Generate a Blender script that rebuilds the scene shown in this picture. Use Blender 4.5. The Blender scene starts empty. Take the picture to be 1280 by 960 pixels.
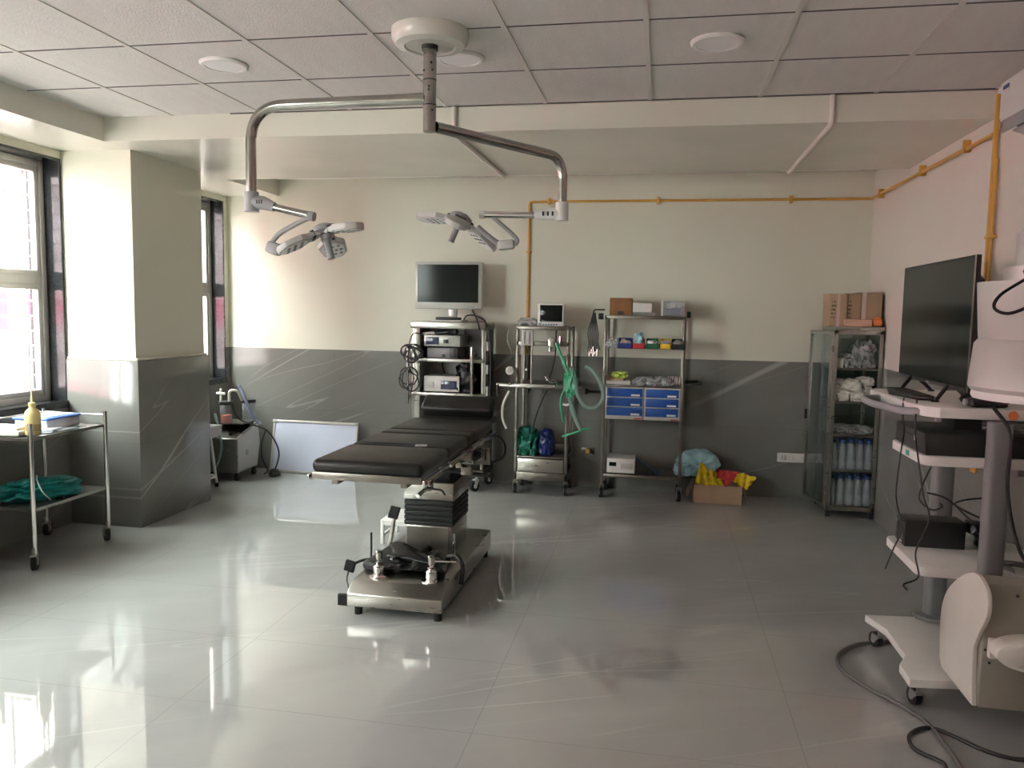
import bpy, bmesh, math, random
from mathutils import Vector, Matrix, noise
random.seed(7)
C = bpy.context.scene.collection
SC = bpy.context.scene
PI = math.pi

# ------------------------------------------------------------------ camera
F_PX, YAW, PITCH, ROLL, EYE = 982.43, -0.184196, -0.090742, -0.01666, 1.565
fw = Vector((math.sin(YAW)*math.cos(PITCH), math.cos(YAW)*math.cos(PITCH), math.sin(PITCH)))
rt = Vector((math.cos(YAW), -math.sin(YAW), 0))
dn = fw.cross(rt)
RT = rt*math.cos(ROLL) + dn*math.sin(ROLL)
DN = dn*math.cos(ROLL) - rt*math.sin(ROLL)
cam_d = bpy.data.cameras.new('camera'); cam = bpy.data.objects.new('camera', cam_d); C.objects.link(cam)
cam_d.sensor_width = 36; cam_d.lens = F_PX/1280*36; cam_d.clip_start = 0.05; cam_d.clip_end = 200
cam.matrix_world = Matrix(((RT.x, -DN.x, -fw.x, 0), (RT.y, -DN.y, -fw.y, 0), (RT.z, -DN.z, -fw.z, EYE), (0, 0, 0, 1)))
SC.camera = cam

def P(px, py, X=None, Y=None, Z=None):
    """pixel of the 1280x960 frame + one known world coordinate -> world point"""
    d = RT*((px-640)/F_PX) + DN*((py-480)/F_PX) + fw
    if Y is not None: t = Y/d.y
    elif X is not None: t = X/d.x
    else: t = (Z-EYE)/d.z
    return Vector((0, 0, EYE)) + d*t

# ------------------------------------------------------------------ light, exposure
SC.view_settings.view_transform = 'Standard'; SC.view_settings.look = 'None'
SC.view_settings.gamma = 1; SC.view_settings.use_curve_mapping = False
SC.view_settings.exposure = 2.98
w = bpy.data.worlds.new('world'); SC.world = w; w.use_nodes = True
bg = w.node_tree.nodes['Background']; bg.inputs[0].default_value = (0.93, 1.0, 0.95, 1); bg.inputs[1].default_value = 6.0
cy = SC.cycles
cy.max_bounces = 10; cy.diffuse_bounces = 6; cy.glossy_bounces = 5; cy.transparent_max_bounces = 16; cy.transmission_bounces = 6
cy.caustics_reflective = False; cy.caustics_refractive = False; cy.sample_clamp_indirect = 1.6
cy.use_denoising = True
WIN = [(2.55, 4.9), (5.78, 6.98), (-1.3, 1.95)]  # last opening is unseen, added behind the camera to brighten the room
WZ0, WZ1 = 0.87, 2.575
for y0, y1 in WIN:                                     # portals: they only steer sky sampling through the window openings
    ld = bpy.data.lights.new('window_portal', 'AREA'); ld.shape = 'RECTANGLE'; ld.size = WZ1-WZ0; ld.size_y = y1-y0
    ld.cycles.is_portal = True
    lo = bpy.data.objects.new('window_portal', ld); C.objects.link(lo)
    lo.location = (-4.405, (y0+y1)/2, (WZ0+WZ1)/2); lo.rotation_euler = (0, -PI/2, 0)

# ------------------------------------------------------------------ materials
def lin(c): return tuple(((v/12.92) if v <= 0.04045 else ((v+0.055)/1.055)**2.4) for v in c)
def mat(name, col, rough=0.5, metal=0.0, var=0.06, scale=8, bump=0.0, bscale=60, spec=0.5, rvar=0.08, alpha=1, trans=0, stretch=None):
    m = bpy.data.materials.new(name); m.use_nodes = True; nt = m.node_tree; N = nt.nodes; L = nt.links
    b = N['Principled BSDF']; b.inputs['Metallic'].default_value = metal
    b.inputs['Specular IOR Level'].default_value = spec
    tc = N.new('ShaderNodeTexCoord'); src = tc.outputs['Object']
    if stretch:
        mp = N.new('ShaderNodeMapping'); mp.inputs['Scale'].default_value = stretch; L.new(src, mp.inputs[0]); src = mp.outputs[0]
    n = N.new('ShaderNodeTexNoise'); n.inputs['Scale'].default_value = scale; n.inputs['Detail'].default_value = 4
    L.new(src, n.inputs['Vector'])
    r = N.new('ShaderNodeValToRGB'); cr = r.color_ramp
    cr.elements[0].position = 0.3; cr.elements[1].position = 0.7
    cr.elements[0].color = tuple(max(0, v*(1-var)) for v in col)+(1,); cr.elements[1].color = tuple(min(1, v*(1+var)) for v in col)+(1,)
    L.new(n.outputs['Fac'], r.inputs['Fac']); L.new(r.outputs['Color'], b.inputs['Base Color'])
    mr = N.new('ShaderNodeMapRange'); mr.inputs['To Min'].default_value = max(0.02, rough-rvar); mr.inputs['To Max'].default_value = min(1, rough+rvar)
    L.new(n.outputs['Fac'], mr.inputs['Value']); L.new(mr.outputs['Result'], b.inputs['Roughness'])
    if trans: b.inputs['Transmission Weight'].default_value = trans
    if alpha < 1: b.inputs['Alpha'].default_value = alpha
    if bump:
        n2 = N.new('ShaderNodeTexNoise'); n2.inputs['Scale'].default_value = bscale; L.new(src, n2.inputs['Vector'])
        bp = N.new('ShaderNodeBump'); bp.inputs['Strength'].default_value = bump; bp.inputs['Distance'].default_value = 0.01
        L.new(n2.outputs['Fac'], bp.inputs['Height']); L.new(bp.outputs['Normal'], b.inputs['Normal'])
    return m

def thin_glass(name, tint=(0.975, 0.985, 0.98), extra=0.0, rough=0.02):
    m = bpy.data.materials.new(name); m.use_nodes = True; nt = m.node_tree; N = nt.nodes; L = nt.links
    N.remove(N['Principled BSDF']); out = N['Material Output']
    t = N.new('ShaderNodeBsdfTransparent')
    tc = N.new('ShaderNodeTexCoord'); nz = N.new('ShaderNodeTexNoise'); nz.inputs['Scale'].default_value = 3; L.new(tc.outputs['Object'], nz.inputs['Vector'])
    r = N.new('ShaderNodeValToRGB'); r.color_ramp.elements[0].color = tuple(v*0.94 for v in tint)+(1,); r.color_ramp.elements[1].color = tint+(1,)
    L.new(nz.outputs['Fac'], r.inputs['Fac']); L.new(r.outputs['Color'], t.inputs[0])
    g = N.new('ShaderNodeBsdfGlossy'); g.inputs['Roughness'].default_value = rough; g.inputs['Color'].default_value = (0.9, 0.93, 0.95, 1)
    fr = N.new('ShaderNodeFresnel'); ge = N.new('ShaderNodeNewGeometry'); mr = N.new('ShaderNodeMapRange')
    mr.inputs['To Min'].default_value = 1.45; mr.inputs['To Max'].default_value = 1/1.45
    L.new(ge.outputs['Backfacing'], mr.inputs['Value']); L.new(mr.outputs[0], fr.inputs[0])
    ad = N.new('ShaderNodeMath'); ad.operation = 'ADD'; ad.inputs[1].default_value = extra; ad.use_clamp = True
    L.new(fr.outputs[0], ad.inputs[0])
    mx = N.new('ShaderNodeMixShader'); L.new(ad.outputs[0], mx.inputs[0]); L.new(t.outputs[0], mx.inputs[1]); L.new(g.outputs[0], mx.inputs[2])
    L.new(mx.outputs[0], out.inputs[0]); return m

def film(name, col, opacity=0.5, rough=0.3):
    """milky plastic film: part see-through, part diffuse/glossy"""
    m = bpy.data.materials.new(name); m.use_nodes = True; nt = m.node_tree; N = nt.nodes; L = nt.links
    b = N['Principled BSDF']; b.inputs['Roughness'].default_value = rough
    tc = N.new('ShaderNodeTexCoord'); nz = N.new('ShaderNodeTexNoise'); nz.inputs['Scale'].default_value = 14; L.new(tc.outputs['Object'], nz.inputs['Vector'])
    r = N.new('ShaderNodeValToRGB'); r.color_ramp.elements[0].color = tuple(v*0.85 for v in col)+(1,); r.color_ramp.elements[1].color = tuple(col)+(1,)
    L.new(nz.outputs['Fac'], r.inputs['Fac']); L.new(r.outputs['Color'], b.inputs['Base Color'])
    b.inputs['Alpha'].default_value = opacity
    return m

def marble(name, base, vein, axes, rough, tile, grout_col, cover=0.10, off=(0, 0), angle=-0.6, var=0.10, bump=0.0, gl=0.0025, spec=0.5):
    """polished tile: cloudy stone + streaky diagonal veins + grout lines; axes = which two object axes span the face"""
    m = bpy.data.materials.new(name); m.use_nodes = True; nt = m.node_tree; N = nt.nodes; L = nt.links
    b = N['Principled BSDF']; b.inputs['Specular IOR Level'].default_value = spec
    ge = N.new('ShaderNodeNewGeometry'); sp = N.new('ShaderNodeSeparateXYZ'); L.new(ge.outputs['Position'], sp.inputs[0])
    cb = N.new('ShaderNodeCombineXYZ'); L.new(sp.outputs[axes[0]], cb.inputs[0]); L.new(sp.outputs[axes[1]], cb.inputs[1])
    def mth(op, a, bb=None, clamp=False):
        q = N.new('ShaderNodeMath'); q.operation = op; q.use_clamp = clamp
        for i, v in enumerate((a, bb)):
            if v is None: continue
            if isinstance(v, (int, float)): q.inputs[i].default_value = v
            else: L.new(v, q.inputs[i])
        return q.outputs[0]
    def noi(rot, scl, sc, det=3, dist=0.0, loc=(0, 0, 0)):
        mp = N.new('ShaderNodeMapping'); mp.vector_type = 'TEXTURE' if False else 'POINT'
        r1 = N.new('ShaderNodeVectorRotate'); r1.rotation_type = 'Z_AXIS'; r1.inputs['Angle'].default_value = rot
        L.new(cb.outputs[0], r1.inputs['Vector'])
        L.new(r1.outputs[0], mp.inputs[0]); mp.inputs['Scale'].default_value = scl; mp.inputs['Location'].default_value = loc
        n = N.new('ShaderNodeTexNoise'); n.inputs['Scale'].default_value = sc; n.inputs['Detail'].default_value = det; n.inputs['Distortion'].default_value = dist
        L.new(mp.outputs[0], n.inputs['Vector']); return n.outputs['Fac']
    cloud = noi(angle, (0.7, 1.6, 1), 1.6, 6, 0.6)
    v1 = noi(angle, (0.10, 1.5, 1), 1.1, 1.5, 0.05, (3.1, 0.7, 0)); v2 = noi(angle+0.12, (0.13, 2.0, 1), 1.5, 1.5, 0.05, (7.7, 2.3, 0))
    msk = noi(angle, (0.5, 0.9, 1), 1.3, 2, 0, (1.3, 5.1, 0))
    def line(v, wd): return mth('SUBTRACT', 1.0, mth('DIVIDE', mth('ABSOLUTE', mth('SUBTRACT', v, 0.5)), wd), True)
    ln = mth('MAXIMUM', line(v1, 0.006), mth('MULTIPLY', line(v2, 0.005), 0.7))
    mk = mth('MULTIPLY', mth('SUBTRACT', msk, 0.5-cover*0.3), 1/0.14, True)
    mk = mth('MULTIPLY', mth('MAXIMUM', mk, 0.0), 1.0, True)
    vn = mth('MULTIPLY', mth('MULTIPLY', ln, mk, True), 0.8)
    rp = N.new('ShaderNodeValToRGB'); rp.color_ramp.elements[0].position = 0.3; rp.color_ramp.elements[1].position = 0.72
    rp.color_ramp.elements[0].color = tuple(v*(1-var) for v in base)+(1,); rp.color_ramp.elements[1].color = tuple(v*(1+var) for v in base)+(1,)
    L.new(cloud, rp.inputs[0])
    mx = N.new('ShaderNodeMix'); mx.data_type = 'RGBA'; L.new(vn, mx.inputs[0]); L.new(rp.outputs[0], mx.inputs[6]); mx.inputs[7].default_value = tuple(vein)+(1,)
    def gline(o, size, of):
        t = mth('DIVIDE', mth('SUBTRACT', o, of), size); f = mth('FRACT', mth('ADD', t, 100.0))
        d = mth('MINIMUM', f, mth('SUBTRACT', 1.0, f)); return mth('LESS_THAN', d, gl/2/size)
    gr = mth('MAXIMUM', gline(sp.outputs[axes[0]], tile[0], off[0]), gline(sp.outputs[axes[1]], tile[1], off[1]))
    mx2 = N.new('ShaderNodeMix'); mx2.data_type = 'RGBA'; L.new(gr, mx2.inputs[0]); L.new(mx.outputs[2], mx2.inputs[6]); mx2.inputs[7].default_value = tuple(grout_col)+(1,)
    L.new(mx2.outputs[2], b.inputs['Base Color'])
    L.new(mth('ADD', mth('MULTIPLY', gr, 0.08), mth('ADD', mth('MULTIPLY', cloud, 0.03), rough)), b.inputs['Roughness'])
    if bump:
        nb = noi(0, (1, 1, 1), 2.2, 1, 0, (9, 9, 0)); bp = N.new('ShaderNodeBump'); bp.inputs['Strength'].default_value = bump; bp.inputs['Distance'].default_value = 0.02
        L.new(nb, bp.inputs['Height']); L.new(bp.outputs[0], b.inputs['Normal'])
    return m

M = {}
M['wall'] = mat('cream_paint', (0.70, 0.69, 0.585), 0.42, var=0.02, scale=2, bump=0.03, bscale=40)
M['wall_pink'] = mat('blush_paint', (0.76, 0.70, 0.64), 0.45, var=0.02, scale=2, bump=0.03, bscale=40)
M['beam'] = mat('beam_paint', (0.70, 0.685, 0.60), 0.22, var=0.03, scale=1.5, bump=0.10, bscale=5, rvar=0.06)
M['ceiling'] = mat('ceiling_tile', (0.72, 0.70, 0.67), 0.8, var=0.03, scale=3, bump=0.5, bscale=45, stretch=(6, 1.2, 1))
M['tbar'] = mat('grid_bar', (0.66, 0.63, 0.59), 0.45, var=0.02)
M['seam'] = mat('dark_seam', (0.10, 0.095, 0.09), 0.8)
M['floor'] = marble('floor_tile', (0.405, 0.41, 0.40), (0.52, 0.52, 0.50), (0, 1), 0.012, (1.2, 0.6), (0.33, 0.33, 0.32), off=(-3.04, 3.33), angle=-0.5, var=0.07, bump=0.02, gl=0.004, spec=1.0)
DG, DV, GC = (0.20, 0.20, 0.185), (0.42, 0.42, 0.40), (0.15, 0.15, 0.14)
M['dado_b'] = marble('dado_tile_back', DG, DV, (0, 2), 0.12, (1.2, 0.6), GC, off=(-3.04, 0.0), angle=-0.5, cover=0.3)
M['dado_s'] = marble('dado_tile_side', DG, DV, (1, 2), 0.12, (1.2, 0.6), GC, off=(4.9, 0.0), angle=-0.55, cover=0.3)
M['granite'] = mat('black_granite', (0.03, 0.032, 0.036), 0.08, var=0.3, scale=60)
M['alu'] = mat('aluminium_frame', (0.62, 0.60, 0.57), 0.4, metal=0.4)
M['grill'] = mat('white_grill_paint', (0.80, 0.80, 0.78), 0.5)
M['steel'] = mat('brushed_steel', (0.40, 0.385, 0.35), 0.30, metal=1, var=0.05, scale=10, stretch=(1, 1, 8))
M['steel_dk'] = mat('dark_steel', (0.22, 0.20, 0.175), 0.36, metal=1, var=0.12, scale=14)
M['chrome'] = mat('chrome', (0.75, 0.74, 0.72), 0.10, metal=1, var=0.05, rvar=0.03)
M['chrome_dk'] = mat('dark_polished_tube', (0.42, 0.40, 0.37), 0.17, metal=1, var=0.10, rvar=0.05)
M['black'] = mat('black_plastic', (0.015, 0.015, 0.016), 0.4, var=0.2)
M['rubber'] = mat('black_rubber', (0.013, 0.013, 0.014), 0.7, var=0.2)
M['leather'] = mat('black_vinyl', (0.010, 0.0095, 0.009), 0.42, var=0.15, spec=0.35, bump=0.15, bscale=120)
M['cable'] = mat('black_cable', (0.02, 0.02, 0.022), 0.45, var=0.2)
M['screen'] = mat('screen_glass', (0.008, 0.010, 0.010), 0.09, var=0.1, rvar=0.02, spec=0.18)
M['white'] = mat('white_plastic', (0.72, 0.71, 0.68), 0.38, var=0.03)
M['whitep'] = mat('white_powdercoat', (0.80, 0.79, 0.76), 0.4, var=0.03)
M['ivory'] = mat('ivory_machine_paint', (0.70, 0.68, 0.62), 0.33, var=0.03)
M['beige'] = mat('beige_machine_paint', (0.30, 0.285, 0.235), 0.4, var=0.04)
M['grey'] = mat('grey_plastic', (0.34, 0.33, 0.34), 0.4, var=0.05)
M['greycol'] = mat('grey_column_paint', (0.20, 0.205, 0.205), 0.38, var=0.04)
M['ltgrey'] = mat('light_grey_plastic', (0.52, 0.51, 0.49), 0.4, var=0.04)
M['silver'] = mat('silver_plastic', (0.50, 0.50, 0.47), 0.32, metal=0.3, var=0.04)
M['blue'] = mat('blue_plastic', (0.012, 0.085, 0.36), 0.35, var=0.06)
M['dkblue'] = mat('dark_blue_plastic', (0.012, 0.03, 0.20), 0.35)
M['red'] = mat('red_plastic', (0.50, 0.02, 0.03), 0.4)
M['green'] = mat('green_plastic', (0.01, 0.13, 0.06), 0.4)
M['yellow'] = mat('yellow_plastic', (0.75, 0.48, 0.02), 0.4)
M['orange'] = mat('orange_plastic', (0.72, 0.20, 0.05), 0.45)
M['teal'] = mat('teal_wrap', (0.0, 0.17, 0.16), 0.5, var=0.25, bump=0.3, bscale=25)
M['greenbag'] = mat('green_wrap', (0.01, 0.15, 0.10), 0.3, var=0.2, bump=0.3, bscale=25)
M['bluebag'] = mat('blue_rubber_bag', (0.008, 0.02, 0.13), 0.3, var=0.2)
M['cyanbag'] = film('pale_blue_film', (0.42, 0.68, 0.75), 0.93, 0.2)
M['yellowbag'] = mat('yellow_bag_film', (0.72, 0.52, 0.02), 0.22, var=0.2)
M['redbag'] = mat('red_bag_film', (0.62, 0.06, 0.06), 0.25, var=0.15)
M['card'] = mat('cardboard', (0.34, 0.235, 0.15), 0.8, var=0.10, scale=5)
M['card_lt'] = mat('light_cardboard', (0.42, 0.29, 0.19), 0.75, var=0.08)
M['card_br'] = mat('brown_carton', (0.24, 0.105, 0.035), 0.75, var=0.18, scale=10)
M['tape'] = mat('packing_tape', (0.55, 0.42, 0.40), 0.2, var=0.12)
M['ink'] = mat('dark_print', (0.05, 0.035, 0.03), 0.7)
M['pipe_y'] = mat('yellow_pipe_paint', (0.62, 0.33, 0.06), 0.4, var=0.06)
M['pvc'] = mat('white_conduit', (0.74, 0.68, 0.64), 0.4, var=0.03)
M['board'] = mat('whiteboard_face', (0.66, 0.70, 0.86), 0.15, var=0.02)
M['glass'] = thin_glass('clear_glass')
M['cabglass'] = thin_glass('cabinet_glass', (0.80, 0.85, 0.84), 0.05)
M['film'] = film('clear_film', (0.62, 0.63, 0.64), 0.55, 0.2)
M['bottle'] = film('clear_bottle_plastic', (0.50, 0.57, 0.60), 0.40, 0.12)
M['clearbox'] = film('clear_box_plastic', (0.55, 0.58, 0.62), 0.24, 0.12)
M['gauze'] = mat('white_packs', (0.66, 0.64, 0.58), 0.6, var=0.06, bump=0.2, bscale=30)
M['hose_g'] = mat('green_hose', (0.05, 0.34, 0.18), 0.35, var=0.15)
M['hose_c'] = film('pale_corrugated_hose', (0.28, 0.42, 0.36), 0.75, 0.3)
M['hose_w'] = mat('white_hose', (0.72, 0.72, 0.66), 0.4)
M['hose_l'] = mat('lilac_hose', (0.36, 0.39, 0.58), 0.35)
M['bot_y'] = mat('yellow_liquid_bottle', (0.72, 0.60, 0.28), 0.25, var=0.04)
M['boxblue'] = mat('blue_box_lid', (0.08, 0.20, 0.62), 0.35)
M['led'] = mat('lamp_lens', (0.30, 0.30, 0.31), 0.15, var=0.1)
M['lcd'] = mat('display_blue_grey', (0.05, 0.06, 0.12), 0.15)
M['pinkwall'] = mat('pink_facade', (0.57, 0.47, 0.51), 0.8, var=0.12, scale=0.6)
M['magenta'] = mat('magenta_band', (0.85, 0.05, 0.22), 0.8)
M['scaf'] = mat('scaffold_brown', (0.36, 0.25, 0.25), 0.7)
M['scafw'] = mat('scaffold_white', (0.85, 0.80, 0.82), 0.6)
M['ground'] = mat('outside_ground', (0.62, 0.60, 0.58), 0.9)
M['lime'] = mat('lime_packet', (0.50, 0.60, 0.10), 0.4)
M['lilac'] = mat('pale_packet', (0.45, 0.42, 0.50), 0.4, var=0.2)
M['tapebr'] = mat('brown_band', (0.16, 0.08, 0.07), 0.5)
M['boxdk'] = mat('slate_blue_pack', (0.06, 0.10, 0.19), 0.5)
M['jarred'] = mat('reddish_liquid', (0.50, 0.13, 0.08), 0.2)
M['sheetblue'] = mat('blue_film_sheet', (0.02, 0.10, 0.18), 0.3, var=0.2)
M['leather2'] = mat('glossy_black_vinyl', (0.018, 0.018, 0.019), 0.22, var=0.2, rvar=0.06)
M['ltwhite'] = mat('light_diffuser', (0.85, 0.84, 0.84), 0.5, var=0.01)
M['beamw'] = mat('mount_enamel', (0.66, 0.66, 0.60), 0.18, var=0.02)

M['bluecap'] = mat('blue_cap', (0.03, 0.08, 0.30), 0.4)
M['peach'] = mat('peach_plastic', (0.62, 0.36, 0.27), 0.4)
M['tealst'] = mat('teal_sticker', (0.10, 0.42, 0.40), 0.5)
M['grey_dk'] = mat('charcoal_plastic', (0.05, 0.05, 0.052), 0.4)
M['redlead'] = mat('red_lead', (0.30, 0.05, 0.05), 0.5)
M['ltivory'] = mat('pale_grey_paint', (0.50, 0.50, 0.465), 0.3, var=0.03)
M['tan'] = mat('tan_label', (0.40, 0.30, 0.12), 0.5)
M['frost'] = mat('frosted_plastic', (0.70, 0.73, 0.80), 0.3)
M['greycable'] = mat('grey_cable', (0.12, 0.12, 0.115), 0.45)

# ------------------------------------------------------------------ mesh helper
class G:
    def __init__(s, T=None): s.bm = bmesh.new(); s.T = T or Matrix()
    def _fin(s, vs, T=None):
        TT = s.T @ T if T is not None else s.T
        bmesh.ops.transform(s.bm, matrix=TT, verts=vs)
    def box(s, c, d, bev=0.0, rot=None, seg=2):
        r = bmesh.ops.create_cube(s.bm, size=1)
        vs = r['verts']; bmesh.ops.scale(s.bm, vec=d, verts=vs)
        if bev:
            es = list({e for v in vs for e in v.link_edges})
            rr = bmesh.ops.bevel(s.bm, geom=es, offset=min(bev, min(d)*0.49), segments=seg, affect='EDGES', profile=0.5)
            vs = list({v for f in rr['faces'] for v in f.verts} | {v for v in vs if v.is_valid})
        T = Matrix.Translation(c)
        if rot is not None: T = T @ (rot if isinstance(rot, Matrix) else Matrix.Rotation(rot, 4, 'Z'))
        s._fin(vs, T); return s
    def b2(s, x0, x1, y0, y1, z0, z1, bev=0.0, seg=2):
        return s.box(((x0+x1)/2, (y0+y1)/2, (z0+z1)/2), (abs(x1-x0), abs(y1-y0), abs(z1-z0)), bev, None, seg)
    def cyl(s, a, b, r, r2=None, n=16, cap=True):
        a, b = Vector(a), Vector(b); d = b-a
        rr = bmesh.ops.create_cone(s.bm, cap_ends=cap, cap_tris=False, segments=n, radius1=r, radius2=r if r2 is None else r2, depth=d.length)
        q = Vector((0, 0, 1)).rotation_difference(d).to_matrix().to_4x4()
        s._fin(rr['verts'], Matrix.Translation((a+b)/2) @ q); return s
    def tube(s, pts, r, n=8, smooth=0, rad=None, closed=False):
        pts = [Vector(p) for p in pts]
        if smooth:
            o = []; m = len(pts)
            for i in range(m-1):
                p0, p1, p2, p3 = pts[max(i-1, 0)], pts[i], pts[i+1], pts[min(i+2, m-1)]
                for k in range(smooth):
                    t = k/smooth
                    o.append(0.5*((2*p1)+(p2-p0)*t+(2*p0-5*p1+4*p2-p3)*t*t+(3*p1-p0-3*p2+p3)*t**3))
            o.append(pts[-1]); pts = o
        rings = []; up = None
        for i, p in enumerate(pts):
            t = (pts[min(i+1, len(pts)-1)]-pts[max(i-1, 0)]).normalized()
            if up is None: up = Vector((0, 0, 1)) if abs(t.z) < 0.9 else Vector((1, 0, 0))
            u = up - t*up.dot(t)
            if u.length < 1e-4: u = t.orthogonal()
            u.normalize(); up = u; v = t.cross(u)
            rr = rad[i] if rad else r
            rings.append([s.bm.verts.new(s.T @ (p+u*rr*math.cos(2*PI*k/n)+v*rr*math.sin(2*PI*k/n))) for k in range(n)])
        for a, b in zip(rings, rings[1:]):
            for k in range(n): s.bm.faces.new((a[k], a[(k+1) % n], b[(k+1) % n], b[k]))
        s.bm.faces.new(rings[0][::-1]); s.bm.faces.new(rings[-1]); return s
    def bend(s, pts, r, rc=0.05, n=12, k=6):
        """tube along a polyline with rounded corners of radius rc"""
        pts = [Vector(p) for p in pts]; o = [pts[0]]
        for i in range(1, len(pts)-1):
            a, b, c = pts[i-1], pts[i], pts[i+1]; d1 = (a-b).normalized(); d2 = (c-b).normalized()
            q = min(rc, (a-b).length*0.48, (c-b).length*0.48)
            for j in range(k+1):
                t = j/k; o.append((b+d1*q)*(1-t)**2 + b*2*t*(1-t) + (b+d2*q)*t*t)
        o.append(pts[-1]); return s.tube(o, r, n)
    def lathe(s, prof, c=(0, 0, 0), n=24, T=None):
        TT = s.T @ Matrix.Translation(c) @ (T or Matrix())
        rings = []
        for r, z in prof:
            rings.append([s.bm.verts.new(TT @ Vector((r*math.cos(2*PI*k/n), r*math.sin(2*PI*k/n), z))) for k in range(n)] if r > 1e-5 else [s.bm.verts.new(TT @ Vector((0, 0, z)))])
        for a, b in zip(rings, rings[1:]):
            for k in range(n):
                A, B = (a[k], a[(k+1) % n]) if len(a) > 1 else (a[0],), (b[(k+1) % n], b[k]) if len(b) > 1 else (b[0],)
                if len(A)+len(B) > 2: s.bm.faces.new(A+B)
        if len(rings[0]) > 1: s.bm.faces.new(rings[0][::-1])
        if len(rings[-1]) > 1: s.bm.faces.new(rings[-1])
        return s
    def prism(s, poly, lo, hi, ax='z', bev=0):
        f = {'z': lambda p, t: Vector((p[0], p[1], t)), 'x': lambda p, t: Vector((t, p[0], p[1])), 'y': lambda p, t: Vector((p[0], t, p[1]))}[ax]
        A = [s.bm.verts.new(f(p, lo)) for p in poly]; B = [s.bm.verts.new(f(p, hi)) for p in poly]; n = len(poly)
        fs = [s.bm.faces.new(A[::-1]), s.bm.faces.new(B)]
        for k in range(n): fs.append(s.bm.faces.new((A[k], A[(k+1) % n], B[(k+1) % n], B[k])))
        bmesh.ops.recalc_face_normals(s.bm, faces=fs)
        vs = A+B
        if bev:
            es = list({e for v in vs for e in v.link_edges})
            rr = bmesh.ops.bevel(s.bm, geom=es, offset=bev, segments=2, affect='EDGES', profile=0.5)
            vs = list({v for q in rr['faces'] for v in q.verts} | {v for v in vs if v.is_valid})
        s._fin(vs); return s
    def grid(s, fn, nu, nv):
        V = [[s.bm.verts.new(s.T @ Vector(fn(i/nu, j/nv))) for j in range(nv+1)] for i in range(nu+1)]
        for i in range(nu):
            for j in range(nv): s.bm.faces.new((V[i][j], V[i+1][j], V[i+1][j+1], V[i][j+1]))
        return s
    def blob(s, c, d, seed=0, amp=0.15, fr=2.5, sub=4, flat=True, power=0.75, fine=0.05, ridge=True):
        """crumpled bundle: a boxy ball with ridged folds, sitting on z = c.z (flat) """
        r = bmesh.ops.create_icosphere(s.bm, subdivisions=sub, radius=1); so = Vector((seed*3.1, seed*1.7, seed*5.3))
        for v in r['verts']:
            n = v.co.normalized()
            q = Vector([math.copysign(abs(k)**power, k) for k in n])
            a = noise.noise(n*fr+so); b = noise.noise(n*fr*2.3+so*2)
            h = 1 + amp*((1-2*abs(a)*2) if ridge else a) + amp*0.5*(1-4*abs(b)) + fine*noise.noise(n*fr*6+so)
            q = q*h; q = Vector((q.x*d[0]/2, q.y*d[1]/2, q.z*d[2]/2))
            if flat and q.z < -d[2]*0.42: q.z = -d[2]*0.42
            v.co = q + Vector(c) + Vector((0, 0, d[2]*0.42 if flat else 0))
        s._fin(r['verts']); return s

W = {}
def root_loc(o): return W[o]
def props(o, label=None, cat=None, group=None, kind=None):
    if label: o['label'] = label
    if cat: o['category'] = cat
    if group: o['group'] = group
    if kind: o['kind'] = kind
def thing(name, label, cat, loc=(0, 0, 0), group=None, kind=None):
    o = bpy.data.objects.new(name, None); C.objects.link(o); o.location = loc; o.empty_display_size = 0.05
    W[o] = Vector(loc); props(o, label, cat, group, kind); return o
def emit(name, g, m, parent=None, label=None, cat=None, group=None, kind=None, smooth=35, th=0):
    """link the collected shapes (written in world coordinates) as ONE mesh object"""
    bm = g.bm; bm.normal_update(); me = bpy.data.meshes.new(name)
    bmesh.ops.recalc_face_normals(bm, faces=bm.faces) if th == 0 else None
    if parent is None:
        xs = [v.co for v in bm.verts]
        org = Vector(((min(v.x for v in xs)+max(v.x for v in xs))/2, (min(v.y for v in xs)+max(v.y for v in xs))/2, min(v.z for v in xs)))
    else: org = W[parent]
    bmesh.ops.translate(bm, vec=-org, verts=bm.verts); bm.to_mesh(me); bm.free()
    me.materials.append(M[m]); me.polygons.foreach_set('use_smooth', [True]*len(me.polygons))
    me.set_sharp_from_angle(angle=math.radians(smooth))
    o = bpy.data.objects.new(name, me); C.objects.link(o); W[o] = org
    if parent is None: o.location = org
    else: o.parent = parent
    if th:
        sm = o.modifiers.new('thickness', 'SOLIDIFY'); sm.thickness = th; sm.offset = 0
    props(o, label, cat, group, kind); return o
def dup(root, delta, label=None, group=None, rz=None):
    def cp(o, par):
        c = o.copy(); C.objects.link(c)
        if par: c.parent = par
        for ch in [q for q in ALL if q.parent == o]: cp(ch, c)
        return c
    ALL = list(C.objects); r = cp(root, None); r.location = root.location + Vector(delta); W[r] = Vector(r.location)
    if rz is not None: r.rotation_euler.z = rz
    if label: r['label'] = label
    if group: r['group'] = group
    return r
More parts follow.
